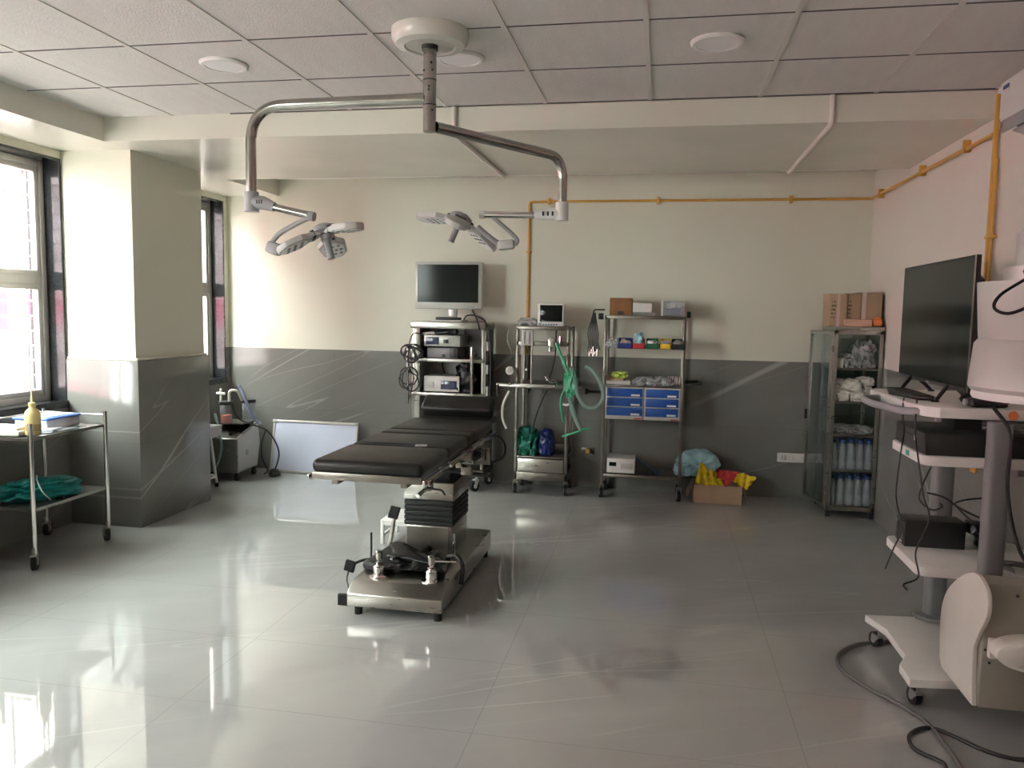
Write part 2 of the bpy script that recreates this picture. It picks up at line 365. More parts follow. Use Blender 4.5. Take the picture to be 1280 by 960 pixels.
def caster(par, x, y, h=0.12, r=0.04, ang=0.3, wheel='rubber', fork='steel', hub='grey'):
    T = Matrix.Translation((x, y, 0)) @ Matrix.Rotation(ang, 4, 'Z')
    g = G(T); g.cyl((0, 0, h-0.005), (0, 0, h+0.03), 0.010, n=10); g.box((0, 0.012, h-0.012), (0.036, 0.05, 0.012), 0.003)
    for sx in (-1, 1): g.prism([(-0.018, h-0.012), (0.035, h-0.012), (0.038, r), (0.018, r-0.012)], sx*0.017-0.0015, sx*0.017+0.0015, 'x')
    f = emit('caster', g, fork, par)
    g = G(T); g.cyl((-0.013, 0.026, r), (0.013, 0.026, r), r, n=20); emit('wheel', g, wheel, f)
    g = G(T); g.cyl((-0.0155, 0.026, r), (0.0155, 0.026, r), r*0.45, n=14); emit('hub', g, hub, f)
    return f
def cable(pts, r, label=None, name='cable', m='cable', parent=None, group=None, smooth=6, cat='cable'):
    g = G(); g.tube(pts, r, 8, smooth)
    return emit(name, g, m, parent, label, cat if parent is None else None, group)

# ================================================================== THE ROOM
XL, XR, YB, YF, ZC, ZD = -4.137, 1.706, 7.053, -1.6, 2.78, 1.184
XP = -3.59                                              # face of the pillar and of the beam over the windows
def S(name, g, m, parent=None): return emit(name, g, m, parent, kind='structure')
S('floor', G().b2(XL-0.3, XR+0.2, YF-0.2, YB+0.2, -0.12, 0), 'floor')
S('ceiling', G().b2(XL-0.3, XR+0.2, YF-0.2, YB+0.2, ZC, ZC+0.08), 'ceiling')
g = G()
for k in range(-6, 4):
    x = -0.097+0.6*k
    if XP < x < XR: g.b2(x-0.012, x+0.012, YF, 4.65, ZC-0.004, ZC+0.002)
S('ceiling_grid', g, 'tbar')
g = G()
for k in range(-8, 2):
    y = 4.022+0.61*k
    if y < 4.6: g.b2(XP, XR, y-0.004, y+0.004, ZC-0.0025, ZC+0.002)
S('ceiling_seam', g, 'seam')
g = G(); g.b2(XP, XR, 4.60, 4.652, ZC-0.006, ZC+0.002); S('trim_1', G().b2(XP+0.9, XR, 4.640, 4.652, ZC-0.006, ZC+0.002), 'seam')
wb = S('wall_back', G().b2(XL-0.3, XR+0.2, YB, YB+0.2, 0, ZC), 'wall')
S('dado_back', G().b2(XL, XR, YB-0.012, YB+0.01, 0, ZD), 'dado_b')
wr = S('wall_right', G().b2(XR, XR+0.2, YF-0.2, YB+0.2, 0, ZC), 'wall_pink')
S('dado_right', G().b2(XR-0.012, XR+0.01, YF, YB-0.012, 0, ZD), 'dado_s')
S('wall_front', G().b2(XL-0.3, XR+0.2, YF-0.2, YF, 0, ZC), 'wall')
# left wall around three window openings
g = G(); gd = G(); XO = XL-0.26; ys = [YF]+[v for wn in sorted(WIN) for v in wn]+[YB]
for i in range(0, len(ys), 2): g.b2(XO, XL, ys[i], ys[i+1], ZD, ZC); gd.b2(XO, XL+0.012, ys[i], ys[i+1], 0, ZD)
for y0, y1 in WIN: g.b2(XO, XL, y0, y1, WZ1, ZC); gd.b2(XO, XL+0.012, y0, y1, 0, WZ0)
S('wall_left', g, 'wall'); S('dado_left', gd, 'dado_s')
# beams and pillar
S('beam', G().b2(XP, XR, 4.65, 6.125, 2.628, ZC), 'beam')
S('beam_left', G().b2(XL, XP, YF, YB, 2.628, ZC), 'beam')
g = G(); g.b2(XL, XP, 4.905, 5.745, ZD-0.02, 2.628); pl = S('pillar', g, 'wall')
g = G(); g.b2(XL, XP+0.03, 4.885, 5.760, 0, ZD, 0.003); S('pillar_tiles', g, 'dado_s')
S('pillar_trim', G().b2(XL, XP+0.022, 4.893, 5.752, ZD, ZD+0.018, 0.006), 'wall')

# windows
def window(idx, y0, y1):
    t = bpy.data.objects.new('window_%d' % idx, None); C.objects.link(t); t.location = (XL-0.12, (y0+y1)/2, WZ0); t['kind'] = 'structure'; W[t] = Vector(t.location)
    xi, xo = XL-0.115, XL-0.175                          # frame plane
    g = G(); q = 0.02
    g.b2(XO, XL+0.006, y0, y0+q, WZ0, WZ1); g.b2(XO, XL+0.006, y1-q, y1, WZ0, WZ1)
    g.b2(XO, XL+0.006, y0+q, y1-q, WZ1-q, WZ1); g.b2(XO-0.03, XL+0.02, y0, y1, WZ0-0.03, WZ0+q)
    S('stone_surround', g, 'granite', t)
    a, b, c, d, f = y0+q, y1-q, WZ0+q, WZ1-q, 0.045; ym = (a+b)/2; zm = 1.735
    g = G(); g.b2(xo, xi, a, a+f, c, d, 0.004); g.b2(xo, xi, b-f, b, c, d, 0.004); g.b2(xo, xi, a+f, b-f, c, c+f, 0.004); g.b2(xo, xi, a+f, b-f, d-f, d, 0.004)
    g.b2(xo, xi, a+f, b-f, zm-0.03, zm+0.03, 0.004); S('window_frame', g, 'alu', t)
    n = 2 if y1-y0 > 1.5 else 1
    for k in range(n):
        p0, p1 = a+f+(b-a-2*f)*k/n, a+f+(b-a-2*f)*(k+1)/n
        for z0, z1 in ((c+f, zm-0.03), (zm+0.03, d-f)):
            g = G(); s = 0.035; x0, x1 = xo+0.008, xi-0.008
            g.b2(x0, x1, p0, p0+s, z0, z1, 0.003); g.b2(x0, x1, p1-s, p1, z0, z1, 0.003); g.b2(x0, x1, p0+s, p1-s, z0, z0+s, 0.003); g.b2(x0, x1, p0+s, p1-s, z1-s, z1, 0.003)
            sh = S('sash', g, 'alu', t)
            S('pane', G().b2(xo+0.028, xo+0.033, p0+s, p1-s, z0+s, z1-s), 'glass', sh)
    g = G(); xg = XO+0.03; z = WZ0+0.09
    while z < WZ1: g.tube([(xg, y0-0.02+0.0*z, z), (xg, y1+0.02, z)], 0.0065, 6); z += 0.105
    y = y0+0.12
    while y < y1: g.b2(xg-0.018, xg-0.008, y-0.012, y+0.012, WZ0, WZ1); y += 0.27
    S('window_grill', g, 'grill', t)
for i, (y0, y1) in enumerate(WIN): window(i+1, y0, y1)

# the hospital's outer wall, unseen, added to shade the facade from the sky
g = G(); xo_, xi_ = XO-0.012, XO+0.05
g.b2(xo_, xi_, -14, YF-0.2, -4.1, 5.0); g.b2(xo_, xi_, YB+0.2, 40, -4.1, 5.0); g.b2(xo_, xi_, YF-0.2, YB+0.2, ZC+0.09, 5.0); g.b2(xo_, xi_, YF-0.2, YB+0.2, -4.1, -0.13)
S('wall_sky_blocker', g, 'scafw')
# outside: ground, pink facade with scaffolding
S('ground', G().b2(-60, -4.6, -40, 60, -4.2, -4.0), 'ground')
t = thing('pink_building', 'pale pink building facade seen through the grilled windows', 'building', (-10.4, 12, -4.0))
emit('wall', G().b2(-11.5, -10.4, -6, 40, -4.0, 6.0), 'pinkwall', t)
emit('painted_band', G().b2(-10.42, -10.36, -6, 40, 1.15, 1.75), 'magenta', t, label='magenta band along the pink facade')
t = thing('scaffolding', 'brown and white scaffolding standing before the pink facade', 'scaffolding', (-9.4, 12, -4.0))
g = G(); gw = G()
for k in range(26):
    y = -2+k*1.35; g.b2(-9.45, -9.35, y-0.09, y+0.09, -4, 6.1)
    gw.b2(-9.55, -9.50, y+0.55, y+0.66, -4, 6.1)
    for z in (-1.5, 0.9, 2.6): g.cyl((-9.5, y, z), (-9.5, y+1.35, z+1.5), 0.035, n=6)
emit('upright', g, 'scaf', t); emit('white_pole', gw, 'scafw', t)
for z in (-2.6, -0.6, 0.6, 2.3, 3.3, 4.2): emit('ledger', G().b2(-9.5, -9.4, -3, 33, z, z+0.16), 'scaf', t)

# ceiling lights
def downlight(x, y, label):
    t = thing('ceiling_light', label, 'ceiling light', (x, y, ZC-0.02), 'round ceiling lights')
    emit('light_rim', G().lathe([(0.118, ZC-0.001), (0.118, ZC-0.008), (0.108, ZC-0.016), (0.094, ZC-0.016), (0.094, ZC-0.009)], (x, y, 0), 36), 'whitep', t)
    emit('diffuser', G().lathe([(0.0935, ZC-0.002), (0.0935, ZC-0.0125), (0.0, ZC-0.0135)], (x, y, 0), 36), 'ltwhite', t)
downlight(-2.185, 3.72, 'round flush ceiling light nearest the windows')
downlight(0.21, 3.715, 'round flush ceiling light on the right, clear of the surgical lamp')
downlight(-0.985, 3.78, 'round flush ceiling light half hidden behind the surgical lamp mount')

# yellow copper gas pipeline with saddles, white conduits, switch plate, wall valve
t = thing('gas_pipe', 'yellow painted pipe run along the back and right walls below the beam', 'pipe', (0.2, YB-0.02, 2.55))
zp = 2.55; yb = YB-0.022; xr = XR-0.022
emit('pipe_run', G().bend([(-1.178, yb-0.0, 1.19), (-1.178, yb, zp), (xr, yb, zp), (xr, 4.60, zp-0.015)], 0.011, 0.025, 10), 'pipe_y', t)
g = G()
for x in (-1.0, -0.05, 1.05): emit('pipe_clip', G().b2(x-0.012, x+0.012, yb-0.02, YB, zp-0.03, zp+0.03, 0.004), 'pipe_y', t)
for y in (6.75, 5.75, 4.98): emit('pipe_clip', G().b2(xr-0.02, XR, y-0.012, y+0.012, zp-0.035, zp+0.035, 0.004), 'pipe_y', t)
emit('pipe_clip', G().b2(-1.2, -1.156, yb-0.016, YB, 2.1, 2.115, 0.003), 'pipe_y', t)
t = thing('gas_pipe', 'yellow vertical pipe on the right wall beside the air conditioner', 'pipe', (XR-0.02, 4.58, 0.9))
emit('pipe_run', G().cyl((xr, 4.575, 0.75), (xr, 4.575, 2.73), 0.013, n=10), 'pipe_y', t)
emit('pipe_run', G().cyl((xr, 4.54, 0.75), (xr, 4.54, 2.40), 0.008, n=10), 'pipe_y', t)
for z in (2.0, 1.3): emit('pipe_clip', G().b2(xr-0.016, XR, 4.52, 4.60, z-0.008, z+0.008, 0.003), 'pipe_y', t)
for x, xe, ye, lab in ((0.882, 0.885, 6.1, 'white plastic conduit bent under the ceiling beam at the right'), (-1.24, -1.225, 6.1, 'white plastic conduit bent under the ceiling beam behind the surgical lamp')):
    g = G(); g.bend([(x, 4.634, ZC-0.01), (x, 4.634, 2.614), (xe, 6.1, 2.612)], 0.0145, 0.05, 12)
    t = thing('conduit_pipe', lab, 'pipe', (x, 4.63, 2.61), 'white conduits under the beam'); emit('conduit', g, 'pvc', t)
    emit('coupling', G().cyl((x+0.001, 5.35, 2.6125), (x+0.001, 5.40, 2.6125), 0.0165, n=12), 'pvc', t)
def switch_plate():
    x0, x1, z0, z1 = 1.036, 1.27, 0.315, 0.395; y = YB-0.012
    t = thing('switch_plate', 'white wall switch and socket plate low on the grey tiles', 'socket', (1.15, y, z0))
    emit('plate', G().b2(x0, x1, y-0.012, y, z0, z1, 0.004), 'whitep', t)
    for k, (a, b) in enumerate(((1.09, 1.115), (1.125, 1.155), (1.16, 1.185), (1.235, 1.26))):
        emit('switch', G().b2(a, b, y-0.017, y-0.010, z0+0.018, z1-0.018, 0.002), 'white' if k else 'ltgrey', t)
    emit('socket_hole', G().b2(1.072, 1.082, y-0.0135, y-0.010, z0+0.02, z1-0.02), 'grey', t)
switch_plate()
t = thing('wall_valve', 'small brass coloured outlet valve low on the grey back wall', 'valve', (-0.58, YB-0.03, 0.30))
emit('body', G().cyl((-0.60, YB-0.012, 0.335), (-0.60, YB-0.07, 0.335), 0.02), 'pipe_y', t)
emit('nozzle', G().cyl((-0.60, YB-0.055, 0.335), (-0.55, YB-0.055, 0.30), 0.012), 'steel', t)
emit('back_plate', G().b2(-0.66, -0.54, YB-0.02, YB-0.012, 0.31, 0.36, 0.004), 'steel_dk', t)

# air conditioner on the right wall
def aircon():
    x0, x1, y0, y1, z0, z1 = 1.486, XR, 3.06, 4.02, 2.41, 2.65
    t = thing('air_conditioner', 'white split air conditioner high on the right wall', 'air conditioner', (1.6, 3.55, z0))
    emit('housing', G().prism([(x1, z0), (x1-0.05, z0), (x0+0.01, z0+0.05), (x0, z0+0.07), (x0, z1-0.02), (x0+0.02, z1), (x1, z1+0.01)], y0, y1, 'y', 0.008), 'white', t)
    emit('outlet_flap', G().b2(x0+0.005, x0+0.012, y0+0.03, y1-0.03, z0+0.0, z0+0.055, 0.002), 'grey', t)
    emit('air_outlet', G().prism([(x0+0.02, z0+0.04), (x0+0.16, z0-0.004), (x0+0.17, z0-0.002), (x0+0.03, z0+0.046)], y0+0.04, y1-0.04, 'y'), 'black', t)
    emit('louvre', G().box((x0+0.075, (y0+y1)/2, z0-0.005), (0.075, y1-y0-0.1, 0.006), 0.002, Matrix.Rotation(0.35, 4, 'Y')), 'ltgrey', t)
    for k in range(8): emit('swing_vane', G().box((x0+0.12, y0+0.10+k*0.11, z0-0.002), (0.06, 0.006, 0.03)), 'grey', t)
    emit('logo_badge', G().b2(x0-0.002, x0+0.001, y1-0.09, y1-0.03, z1-0.05, z1-0.035), 'dkblue', t)
aircon()

# ================================================================== SURGICAL LAMP
def surgical_lamp():
    cx, cy_ = -1.026, 3.42
    t = thing('surgical_lamp', 'ceiling mounted surgical lamp with two polished arms and twin light heads', 'surgical lamp', (cx, cy_, ZC))
    emit('ceiling_mount', G().lathe([(0.168, ZC), (0.17, ZC-0.012), (0.165, ZC-0.045), (0.150, ZC-0.062), (0.112, ZC-0.070), (0.106, ZC-0.064), (0.04, ZC-0.062), (0.0, ZC-0.062)], (cx, cy_, 0), 48), 'beamw', t)
    p = emit('post', G().cyl((cx, cy_, ZC-0.066), (cx, cy_, 2.352), 0.029, n=28), 'chrome_dk', t)
    emit('post_collar', G().cyl((cx, cy_, ZC-0.062), (cx, cy_, ZC-0.082), 0.036, n=28), 'black', p)
    for z in (2.57, 2.463): emit('post_ring', G().cyl((cx, cy_, z), (cx, cy_, z+0.004), 0.0297, n=28), 'black', p)
    for z, a in ((2.64, -1.1), (2.61, -0.9), (2.61, -2.4), (2.54, -1.4), (2.525, -1.4), (2.44, -0.9)):
        emit('screw', G().cyl((cx+0.027*math.cos(a), cy_+0.027*math.sin(a), z), (cx+0.031*math.cos(a), cy_+0.031*math.sin(a), z), 0.005, n=8), 'black', p)
    # left arm
    L1 = Vector((-1.897, 3.45, 2.495)); zj = 2.09
    emit('arm', G().bend([(cx-0.02, cy_, 2.495), L1, (L1.x, L1.y, zj)], 0.0245, 0.17, 20, 10), 'chrome_dk', t)
    g = G(); g.cyl((L1.x, L1.y, zj+0.015), (L1.x, L1.y, zj-0.075), 0.034, n=24)
    g.tube([(L1.x+0.0, L1.y, zj-0.03), (L1.x+0.06, L1.y, zj-0.035), (L1.x+0.115, L1.y, zj-0.055)], 0.03, 16, 0, [0.032, 0.031, 0.022])
    j = emit('arm_joint', g, 'grey', t)
    for k in range(3): emit('marking', G().b2(L1.x+0.04+k*0.012, L1.x+0.047+k*0.012, L1.y-0.0325, L1.y-0.031, zj-0.043, zj-0.025), 'black', j)
    a, b = Vector((L1.x+0.10, L1.y, zj-0.052)), Vector((-1.60, L1.y+0.0, 1.995))
    s = emit('spring_arm', G().cyl(a, b, 0.017, n=18), 'chrome_dk', t); emit('end_cap', G().cyl(b-Vector((0.012, 0, 0)), b+Vector((0.016, 0, -0.005)), 0.0215, n=18), 'grey', s)
    y = L1.y
    emit('yoke_tube', G().tube([(-1.612, y, 1.985), (-1.68, y, 1.955), (-1.755, y, 1.915), (-1.79, y, 1.88), (-1.80, y, 1.855)], 0.0115, 12, 5), 'grey', t)
    jb = emit('yoke_joint', G().box((-1.785, y, 1.845), (0.07, 0.05, 0.055), 0.012, Matrix.Rotation(0.35, 4, 'Y')), 'grey', t)
    emit('yoke_tube', G().tube([(-1.755, y, 1.858), (-1.70, y+0.0, 1.872), (-1.62, y+0.02, 1.91), (-1.545, y+0.01, 1.935)], 0.009, 10, 5), 'ltgrey', t)
    head(t, Vector((-1.535, y, 1.925)), Vector((0.30, -0.10, -0.95)), HEADA, 0.235)
    # right arm
    L2 = Vector((-0.526, 4.176, 2.376)); zj = 2.135
    emit('arm', G().bend([(cx+0.02, cy_+0.02, 2.376), L2, (L2.x, L2.y, zj)], 0.0245, 0.17, 20, 10), 'chrome_dk', t)
    g = G(); g.cyl((L2.x, L2.y, zj+0.01), (L2.x, L2.y, zj-0.085), 0.034, n=24)
    g.tube([(L2.x, L2.y, zj-0.05), (L2.x-0.07, L2.y, zj-0.05), (L2.x-0.145, L2.y, zj-0.055)], 0.03, 16, 0, [0.031, 0.033, 0.019])
    j = emit('arm_joint', g, 'white', t)
    for k in range(3): emit('marking', G().b2(L2.x-0.10+k*0.025, L2.x-0.09+k*0.025, L2.y-0.0335, L2.y-0.031, zj-0.062, zj-0.04), 'black', j)
    y = L2.y; a, b = Vector((L2.x-0.14, y, zj-0.055)), Vector((-0.955, y, 2.085))
    s = emit('spring_arm', G().cyl(a, b, 0.017, n=18), 'chrome', t); emit('end_cap', G().cyl(b+Vector((0.012, 0, 0)), b-Vector((0.014, 0, 0)), 0.021, n=18), 'ltgrey', s)
    emit('yoke_tube', G().tube([(-0.90, y, 2.075), (-0.86, y, 2.04), (-0.80, y, 1.99), (-0.762, y, 1.95), (-0.775, y, 1.925)], 0.0115, 12, 5), 'grey', t)
    emit('yoke_joint', G().box((-0.822, y, 1.925), (0.09, 0.05, 0.05), 0.012, Matrix.Rotation(-0.1, 4, 'Y')), 'ltgrey', t)
    emit('yoke_tube', G().tube([(-0.84, y, 1.92), (-0.90, y, 1.955), (-0.98, y, 2.02)], 0.014, 10, 5), 'grey', t)
    head(t, Vector((-1.075, y, 2.065)), Vector((-0.36, -0.10, -0.92)), HEADB, 0.275)
def head(t, c, n, angs, R_):
    n = n.normalized(); u = (Vector((1, 0, 0))-n*n.x).normalized(); v = n.cross(u)
    T = Matrix(((u.x, v.x, -n.x, c.x), (u.y, v.y, -n.y, c.y), (u.z, v.z, -n.z, c.z), (0, 0, 0, 1)))   # local -z = light direction
    h = emit('lamp_hub', G(T).lathe([(0.0, 0.03), (0.03, 0.03), (0.06, 0.014), (0.062, -0.006), (0.03, -0.016), (0, -0.016)], (0, 0, 0), 24), 'grey', t)
    for a in angs:
        Ta = T @ Matrix.Rotation(a, 4, 'Z') @ Matrix.Rotation(0.26, 4, 'Y')
        pts = [(0.028, -0.030), (0.085, -0.032), (0.12, -0.066), (R_-0.035, -0.058), (R_, -0.022), (R_, 0.022), (R_-0.035, 0.058), (0.12, 0.066), (0.085, 0.032), (0.028, 0.030)]
        p = emit('lamp_petal', G(Ta).prism(pts, -0.015, 0.014, 'z', 0.005), 'ltgrey', t)
        emit('petal_trim', G(Ta).box((0.06, 0, 0.002), (0.02, 0.062, 0.036), 0.003), 'black', p)
        emit('light_window', G(Ta).prism([(0.095, -0.024), (0.125, -0.054), (R_-0.039, -0.047), (R_-0.012, -0.018), (R_-0.012, 0.018), (R_-0.039, 0.047), (0.125, 0.054), (0.095, 0.024)], -0.0175, -0.0152, 'z'), 'whitep', p)
        for (i, j2) in ((0.125, -0.03), (0.125, 0), (0.125, 0.03), (0.158, -0.034), (0.158, -0.011), (0.158, 0.012), (0.158, 0.035), (0.19, -0.028), (0.19, 0), (0.19, 0.028)):
            if i < R_-0.02: emit('lens', G(Ta).cyl((i, j2, -0.0168), (i, j2, -0.0192), 0.0085, n=10), 'led', p)
    hd = emit('handle', G(T).lathe([(0.024, -0.012), (0.026, -0.045), (0.017, -0.05), (0.0155, -0.125), (0.018, -0.135), (0.0, -0.137)], (0, 0, 0), 16), 'grey', t)
    emit('handle_ring', G(T).cyl((0, 0, -0.012), (0, 0, -0.02), 0.028, n=16), 'black', hd)
HEADA = (0.45, 2.60, 4.5); HEADB = (3.45, 1.3, 5.5)
surgical_lamp()

# ================================================================== OPERATING TABLE
def operating_table():
    xa, xb, xm = -1.535, -1.03, -1.28
    t = thing('operating_table', 'black padded operating table on a wheeled stainless steel pedestal', 'operating table', (xm, 4.27, 0))
    g = G(); prof = [(3.70, 0.048), (3.70, 0.115), (3.78, 0.165), (4.87, 0.165), (4.87, 0.048)]
    g.prism(prof, xa, xb, 'x', 0.006); b = emit('base', g, 'steel', t)
    for x in (xa+0.05, xb-0.03):
        for y in (3.74, 4.82): emit('foot', G().cyl((x, y, 0), (x, y, 0.05), 0.021, n=14), 'rubber', t)
    emit('lower_column', G().b2(-1.418, -1.14, 4.30, 4.66, 0.16, 0.33, 0.006), 'steel', t)
    emit('front_panel', G().b2(-1.408, -1.16, 4.294, 4.302, 0.17, 0.318), 'steel_dk', t)
    g = G()
    for k in range(5): g.b2(-1.426, -1.132, 4.292, 4.668, 0.328+k*0.03, 0.354+k*0.03, 0.006)
    g.b2(-1.415, -1.14, 4.30, 4.66, 0.325, 0.48); emit('bellows', g, 'rubber', t)
    emit('upper_column', G().b2(-1.43, -1.128, 4.288, 4.672, 0.478, 0.585, 0.008), 'steel', t)
    emit('column_head', G().b2(-1.40, -1.16, 4.33, 4.64, 0.583, 0.70, 0.01), 'black', t)
    emit('tilt_block', G().b2(-1.36, -1.20, 4.36, 4.62, 0.69, 0.79, 0.01), 'steel_dk', t)
    # top frame
    g = G(); g.b2(xa+0.02, xb-0.01, 3.31, 4.86, 0.80, 0.826); g.b2(-1.46, -1.43, 3.35, 4.8, 0.765, 0.80); g.b2(-1.13, -1.10, 3.35, 4.8, 0.765, 0.80)
    emit('top_frame', g, 'steel_dk', t)
    emit('end_panel', G().b2(xa, xb+0.015, 3.295, 3.315, 0.795, 0.83, 0.003), 'steel_dk', t)  # darker steel puts the shade on this camera-facing end into its colour
    for x in (xa-0.018, xb+0.025):
        for y0, y1 in ((3.30, 3.72), (3.76, 4.18), (4.22, 4.85)):
            r = emit('side_rail', G().b2(x-0.005, x+0.005, y0, y1, 0.788, 0.815, 0.002), 'chrome', t)
            for y in (y0+0.06, y1-0.06): emit('rail_spacer', G().cyl((x, y, 0.802), (x-math.copysign(0.03, x-xm), y, 0.802), 0.008, n=8), 'steel', r)
    # mattress sections
    for i, (y0, y1) in enumerate(((3.29, 3.745), (3.755, 4.15), (4.158, 4.30), (4.308, 4.80))):
        g = G(); g.box(((xa+xb)/2+0.01, (y0+y1)/2, 0.857), (xb-xa+0.02, y1-y0, 0.062), 0.026, None, 4)
        m_ = emit('mattress_section', g, 'leather', t)
    g = G(); g.box((-1.27, 4.90, 0.865), (0.47, 0.26, 0.05), 0.018, None, 3); emit('head_plate', g, 'leather', t)
    T = Matrix.Translation((-1.27, 4.93, 0.945)) @ Matrix.Rotation(0.5, 4, 'X')
    emit('headrest', G(T).box((0, 0, 0), (0.475, 0.16, 0.10), 0.03, None, 4), 'leather', t)
    g = G(); g.tube([(-1.485, 3.757, 0.887), (-1.40, 3.752, 0.894), (-1.26, 3.756, 0.892), (-1.17, 3.750, 0.890), (-1.15, 3.758, 0.888)], 0.006, 6, 4, ); emit('strap', g, 'black', t)
    emit('strap_tab', G().box((-1.16, 3.757, 0.892), (0.06, 0.03, 0.008), 0.003, 0.3), 'ltgrey', t)
    # underside gear on the right
    g = G(); g.b2(-1.06, -1.0, 4.18, 4.22, 0.66, 0.80, 0.004); g.b2(-1.04, -0.995, 4.5, 4.56, 0.68, 0.80, 0.004); g.b2(-1.09, -1.02, 4.18, 4.56, 0.70, 0.74, 0.004)
    g.cyl((-1.05, 4.1, 0.735), (-1.05, 4.7, 0.72), 0.012); emit('gear_bracket', g, 'steel_dk', t)
    emit('control_bar', G().tube([(-1.17, 4.30, 0.655), (-1.06, 4.3, 0.65), (-0.90, 4.31, 0.635)], 0.011, 10), 'black', t)
    for y, z in ((4.42, 0.765), (4.02, 0.765)):
        kn = emit('clamp_knob', G().cyl((-1.01, y, z), (-0.955, y, z), 0.012, n=10), 'chrome_dk', t); emit('clamp_lever', G().cyl((-0.965, y-0.03, z+0.01), (-0.965, y+0.05, z-0.01), 0.006, n=8), 'black', kn)
    cl = emit('rail_clamp', G().box((-1.0, 3.36, 0.785), (0.035, 0.05, 0.05), 0.006), 'chrome_dk', t)
    emit('clamp_screw', G().cyl((-1.0, 3.33, 0.775), (-1.02, 3.26, 0.755), 0.010, n=10), 'chrome_dk', cl)
    emit('clamp_lever', G().bend([(-0.99, 3.33, 0.775), (-0.93, 3.33, 0.772), (-0.915, 3.33, 0.75)], 0.005, 0.012, 8), 'black', cl)
    cable([(-1.0, 4.72, 0.80), (-0.95, 4.73, 0.79), (-0.92, 4.74, 0.73), (-0.94, 4.74, 0.66), (-1.02, 4.72, 0.63), (-1.08, 4.70, 0.64)], 0.007, name='control_cable', parent=t)
    g = G(); g.b2(-1.20, -1.0, 4.66, 4.69, 0.63, 0.77); emit('rear_bracket', g, 'steel_dk', t)
    # foot pedals
    def pedal(pad, tilt, rod, base_m='steel'):
        lv = emit('pedal_lever', G().tube(rod, 0.008, 8, 4), base_m, t)
        g = G(Matrix.Translation(pad) @ tilt); g.box((0, 0, 0), (0.058, 0.022, 0.062), 0.006)
        for k in range(5): g.b2(-0.024+k*0.0105, -0.019+k*0.0105, -0.014, -0.010, -0.026, 0.026)
        emit('pedal_pad', g, 'rubber', lv)
    g = G(); g.prism([(-1.60, 0.12), (-1.575, 0.12), (-1.545, 0.32), (-1.565, 0.32)], 4.49, 4.515, 'y', 0.003); lv = emit('pedal_lever', g, 'steel', t)
    g = G(Matrix.Translation((-1.55, 4.48, 0.342)) @ Matrix.Rotation(-0.5, 4, 'X') @ Matrix.Rotation(0.15, 4, 'Y')); g.box((0, 0, 0), (0.062, 0.02, 0.075), 0.005)
    for k in range(6): g.b2(-0.026+k*0.0096, -0.021+k*0.0096, -0.013, -0.009, -0.033, 0.033)
    emit('pedal_pad', g, 'rubber', lv)
    emit('pedal_pivot', G().cyl((-1.60, 4.50, 0.12), (-1.53, 4.50, 0.10), 0.014, n=10), 'steel_dk', lv)
    pedal((-1.61, 3.93, 0.18), Matrix.Rotation(0.25, 4, 'Y'), [(-1.60, 3.94, 0.185), (-1.55, 3.97, 0.205), (-1.50, 4.0, 0.20), (-1.50, 4.01, 0.16)], 'black')
    pedal((-1.565, 3.73, 0.07), Matrix.Rotation(0.0, 4, 'Y'), [(-1.56, 3.76, 0.075), (-1.55, 3.78, 0.08), (-1.53, 3.79, 0.08)], 'black')
    emit('pedal_link', G().tube([(-1.615, 3.92, 0.155), (-1.60, 3.86, 0.12), (-1.555, 3.80, 0.085)], 0.005, 8, 3), 'black', t)
operating_table()
# chrome rail clamps standing on the base
def socket_clamp(x, y, label, lever):
    t = thing('rail_clamp', label, 'clamp', (x, y, 0.165), 'chrome clamps on the table base')
    emit('flange', G().lathe([(0.052, 0.1652), (0.052, 0.170), (0.03, 0.174)], (x, y, 0), 24), 'chrome', t)
    emit('barrel', G().lathe([(0.030, 0.170), (0.031, 0.215), (0.026, 0.222), (0.024, 0.226)], (x, y, 0), 20), 'chrome', t)
    emit('neck', G().lathe([(0.024, 0.226), (0.021, 0.236), (0.012, 0.24), (0.012, 0.252), (0.019, 0.256), (0.020, 0.295), (0.014, 0.302), (0, 0.303)], (x, y, 0), 16), 'chrome_dk', t)
    if lever: emit('lever', G().cyl((x+0.01, y, 0.272), (x+0.13, y+0.01, 0.274), 0.005, n=8), 'chrome', t)
socket_clamp(-1.42, 3.86, 'chrome clamp on the table base at its left front corner', False)
socket_clamp(-1.125, 3.84, 'chrome clamp with a side lever at the right front of the table base', True)
g = G(); g.cyl((-1.545, 4.08, 0.166), (-1.545, 4.08, 0.33), 0.006, n=8); g.cyl((-1.545, 4.08, 0.166), (-1.545, 4.08, 0.175), 0.012, n=10)
g.T = Matrix.Translation((0.03, 0, 0)); emit('upright_rod', g, 'black', None, 'thin black upright rod at the left of the table base', 'rod')
g = G(); g.cyl((-1.10, 4.20, 0.166), (-1.10, 4.20, 0.32), 0.0065, n=8); g.cyl((-1.10, 4.20, 0.166), (-1.10, 4.20, 0.175), 0.012, n=10)
emit('upright_rod', g, 'chrome', None, 'thin steel upright rod beside the column on the table base', 'rod')
